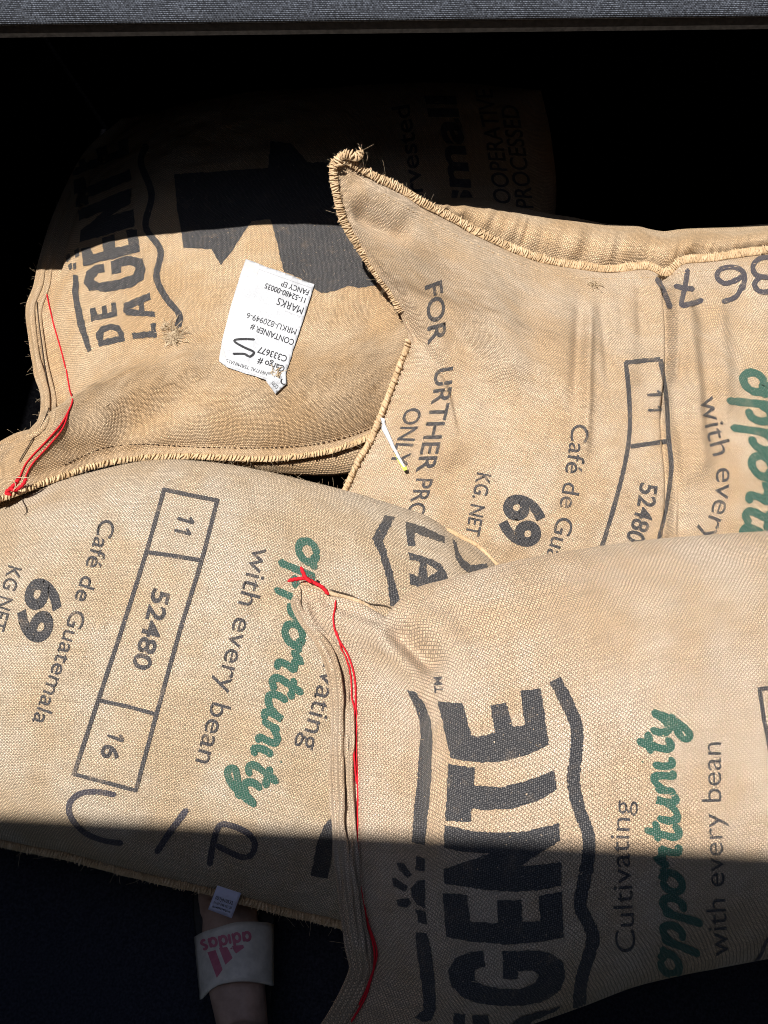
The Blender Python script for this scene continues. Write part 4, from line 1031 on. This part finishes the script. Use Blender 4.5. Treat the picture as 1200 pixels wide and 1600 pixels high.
ank = fz(383, 1640, .075)
parts.append(loft([(ank, .034, .038, (0, 0, 1)), (ank + [0, -.006, .05], .034, .036, (0, 0, 1)), (ank + [0, -.015, .13], .038, .042, (0, -.05, 1)), (ank + [0, -.03, .25], .052, .056, (0, -.05, 1)), (ank + [0, -.04, .36], .050, .055, (0, 0, 1))]))
V, F = join_raw(parts)
raw = mesh('person', V, F, None)
md = raw.modifiers.new('skin', 'REMESH'); md.mode = 'VOXEL'; md.voxel_size = 0.0026
sm = raw.modifiers.new('soft', 'SMOOTH'); sm.iterations = 5; sm.factor = 0.5
dg = bpy.context.evaluated_depsgraph_get(); dg.update()
me = bpy.data.meshes.new_from_object(raw.evaluated_get(dg)); bpy.data.objects.remove(raw)
me.polygons.foreach_set('use_smooth', [True] * len(me.polygons)); me.materials.clear()
person = link('person', me, M['skin'])
tag(person, 'bare foot in a white slide sandal, toes under the front left sack', 'person')
# sole
out = [(318, 1352), (345, 1338), (380, 1336), (406, 1350), (424, 1400), (430, 1450), (428, 1510), (424, 1570), (424, 1640), (412, 1690), (385, 1704), (358, 1692), (342, 1640), (334, 1570), (318, 1510), (304, 1450), (302, 1395)]
O = smooth_path(out + out[:1], n=70)[:-1]; V = []; F = []
for z, k in ((0.004, .97), (0.008, 1.0), (0.024, 1.0), (0.028, .97)):
    c0 = O.mean(0)
    for p in O: V.append(fz(*(c0 + (p - c0) * k), z))
m = len(O)
for i in range(3):
    for j in range(m): F.append((i * m + j, i * m + (j + 1) % m, (i + 1) * m + (j + 1) % m, (i + 1) * m + j))
F += [tuple(range(m - 1, -1, -1)), tuple(3 * m + j for j in range(m))]
mesh('sandal_sole', V, F, M['sole'], person, smooth=False)
# strap: a band arching over the foot, edges taken down to the sole
top = smooth_path([(303, 1464), (318, 1456), (340, 1449), (368, 1441), (395, 1440), (415, 1441), (428, 1444)], n=34); bot = smooth_path([(312, 1562), (322, 1551), (336, 1541), (352, 1536), (380, 1533), (410, 1536), (428, 1540)], n=34)
zs = lambda a: 0.022 + 0.062 * np.sin(math.pi * np.clip(a * .97 + .015, 0, 1)) ** 0.36
nb_ = 14; V = []
for i in range(34):
    a = i / 33
    for j in range(nb_):
        b = j / (nb_ - 1); p = top[i] * (1 - b) + bot[i] * b
        V.append(fz(p[0], p[1], zs(a) + 0.010 * b))
F = [(i * nb_ + j, i * nb_ + j + 1, (i + 1) * nb_ + j + 1, (i + 1) * nb_ + j) for i in range(33) for j in range(nb_ - 1)]
st = mesh('sandal_strap', V, F, M['strap'], person); md = st.modifiers.new('thickness', 'SOLIDIFY'); md.thickness = 0.004; md.offset = -1
tt = Target(V, F); cs = C(260, 1360, 5)
def ringword(path, xh, wd):
    L = np.linalg.norm(np.diff(smooth_path(path, n=100), axis=0), axis=1).sum(); out = []; x = 0.0
    adv = dict(a=1.22, d=1.22, i=.42, s=.95); tot = sum(adv[c] for c in 'adidas'); u = L / tot
    for ch in 'adidas':
        w_ = adv[ch]; st_ = []
        if ch in 'ad':
            st_.append([(x + .5 + .36 * math.cos(q), .36 * math.sin(q)) for q in np.linspace(0, 6.283, 14)])
            st_.append([(x + .92, .95 if ch == 'd' else .45), (x + .92, 0), (x + .92, -.45)])
        elif ch == 'i': st_ += [[(x + .18, .45), (x + .18, 0), (x + .18, -.45)], [(x + .18, .78), (x + .18, .95)]]
        else: st_.append([(x + .72, .33), (x + .42, .40), (x + .18, .22), (x + .42, .02), (x + .68, -.18), (x + .42, -.40), (x + .12, -.32)])
        for k2, q in enumerate(st_):
            P, F, l = stroke2d([(a * u, b * xh) for a, b in q], wd, step=1.2, wob=0); out.append((along(path, P[:, 0] / L, P[:, 1]), F, l + .0001 * k2))
        x += w_
    return merge(out)
P, F, l = merge([ringword(cs([(662, 512), (560, 524), (450, 545), (360, 562), (265, 590)]), 17.5, 4.4)] + [fill_polys([cs(q)], 4) for q in
    ([(322, 640), (385, 622), (440, 775), (395, 840)], [(412, 608), (475, 598), (518, 685), (462, 738)], [(512, 590), (600, 583), (605, 605), (545, 650), (528, 630)])])
ol = drape(tt, 'printed_logo', P, F, M['logo'], None, 0.0005, l); ol.parent = st
for q in (top, bot):
    pass
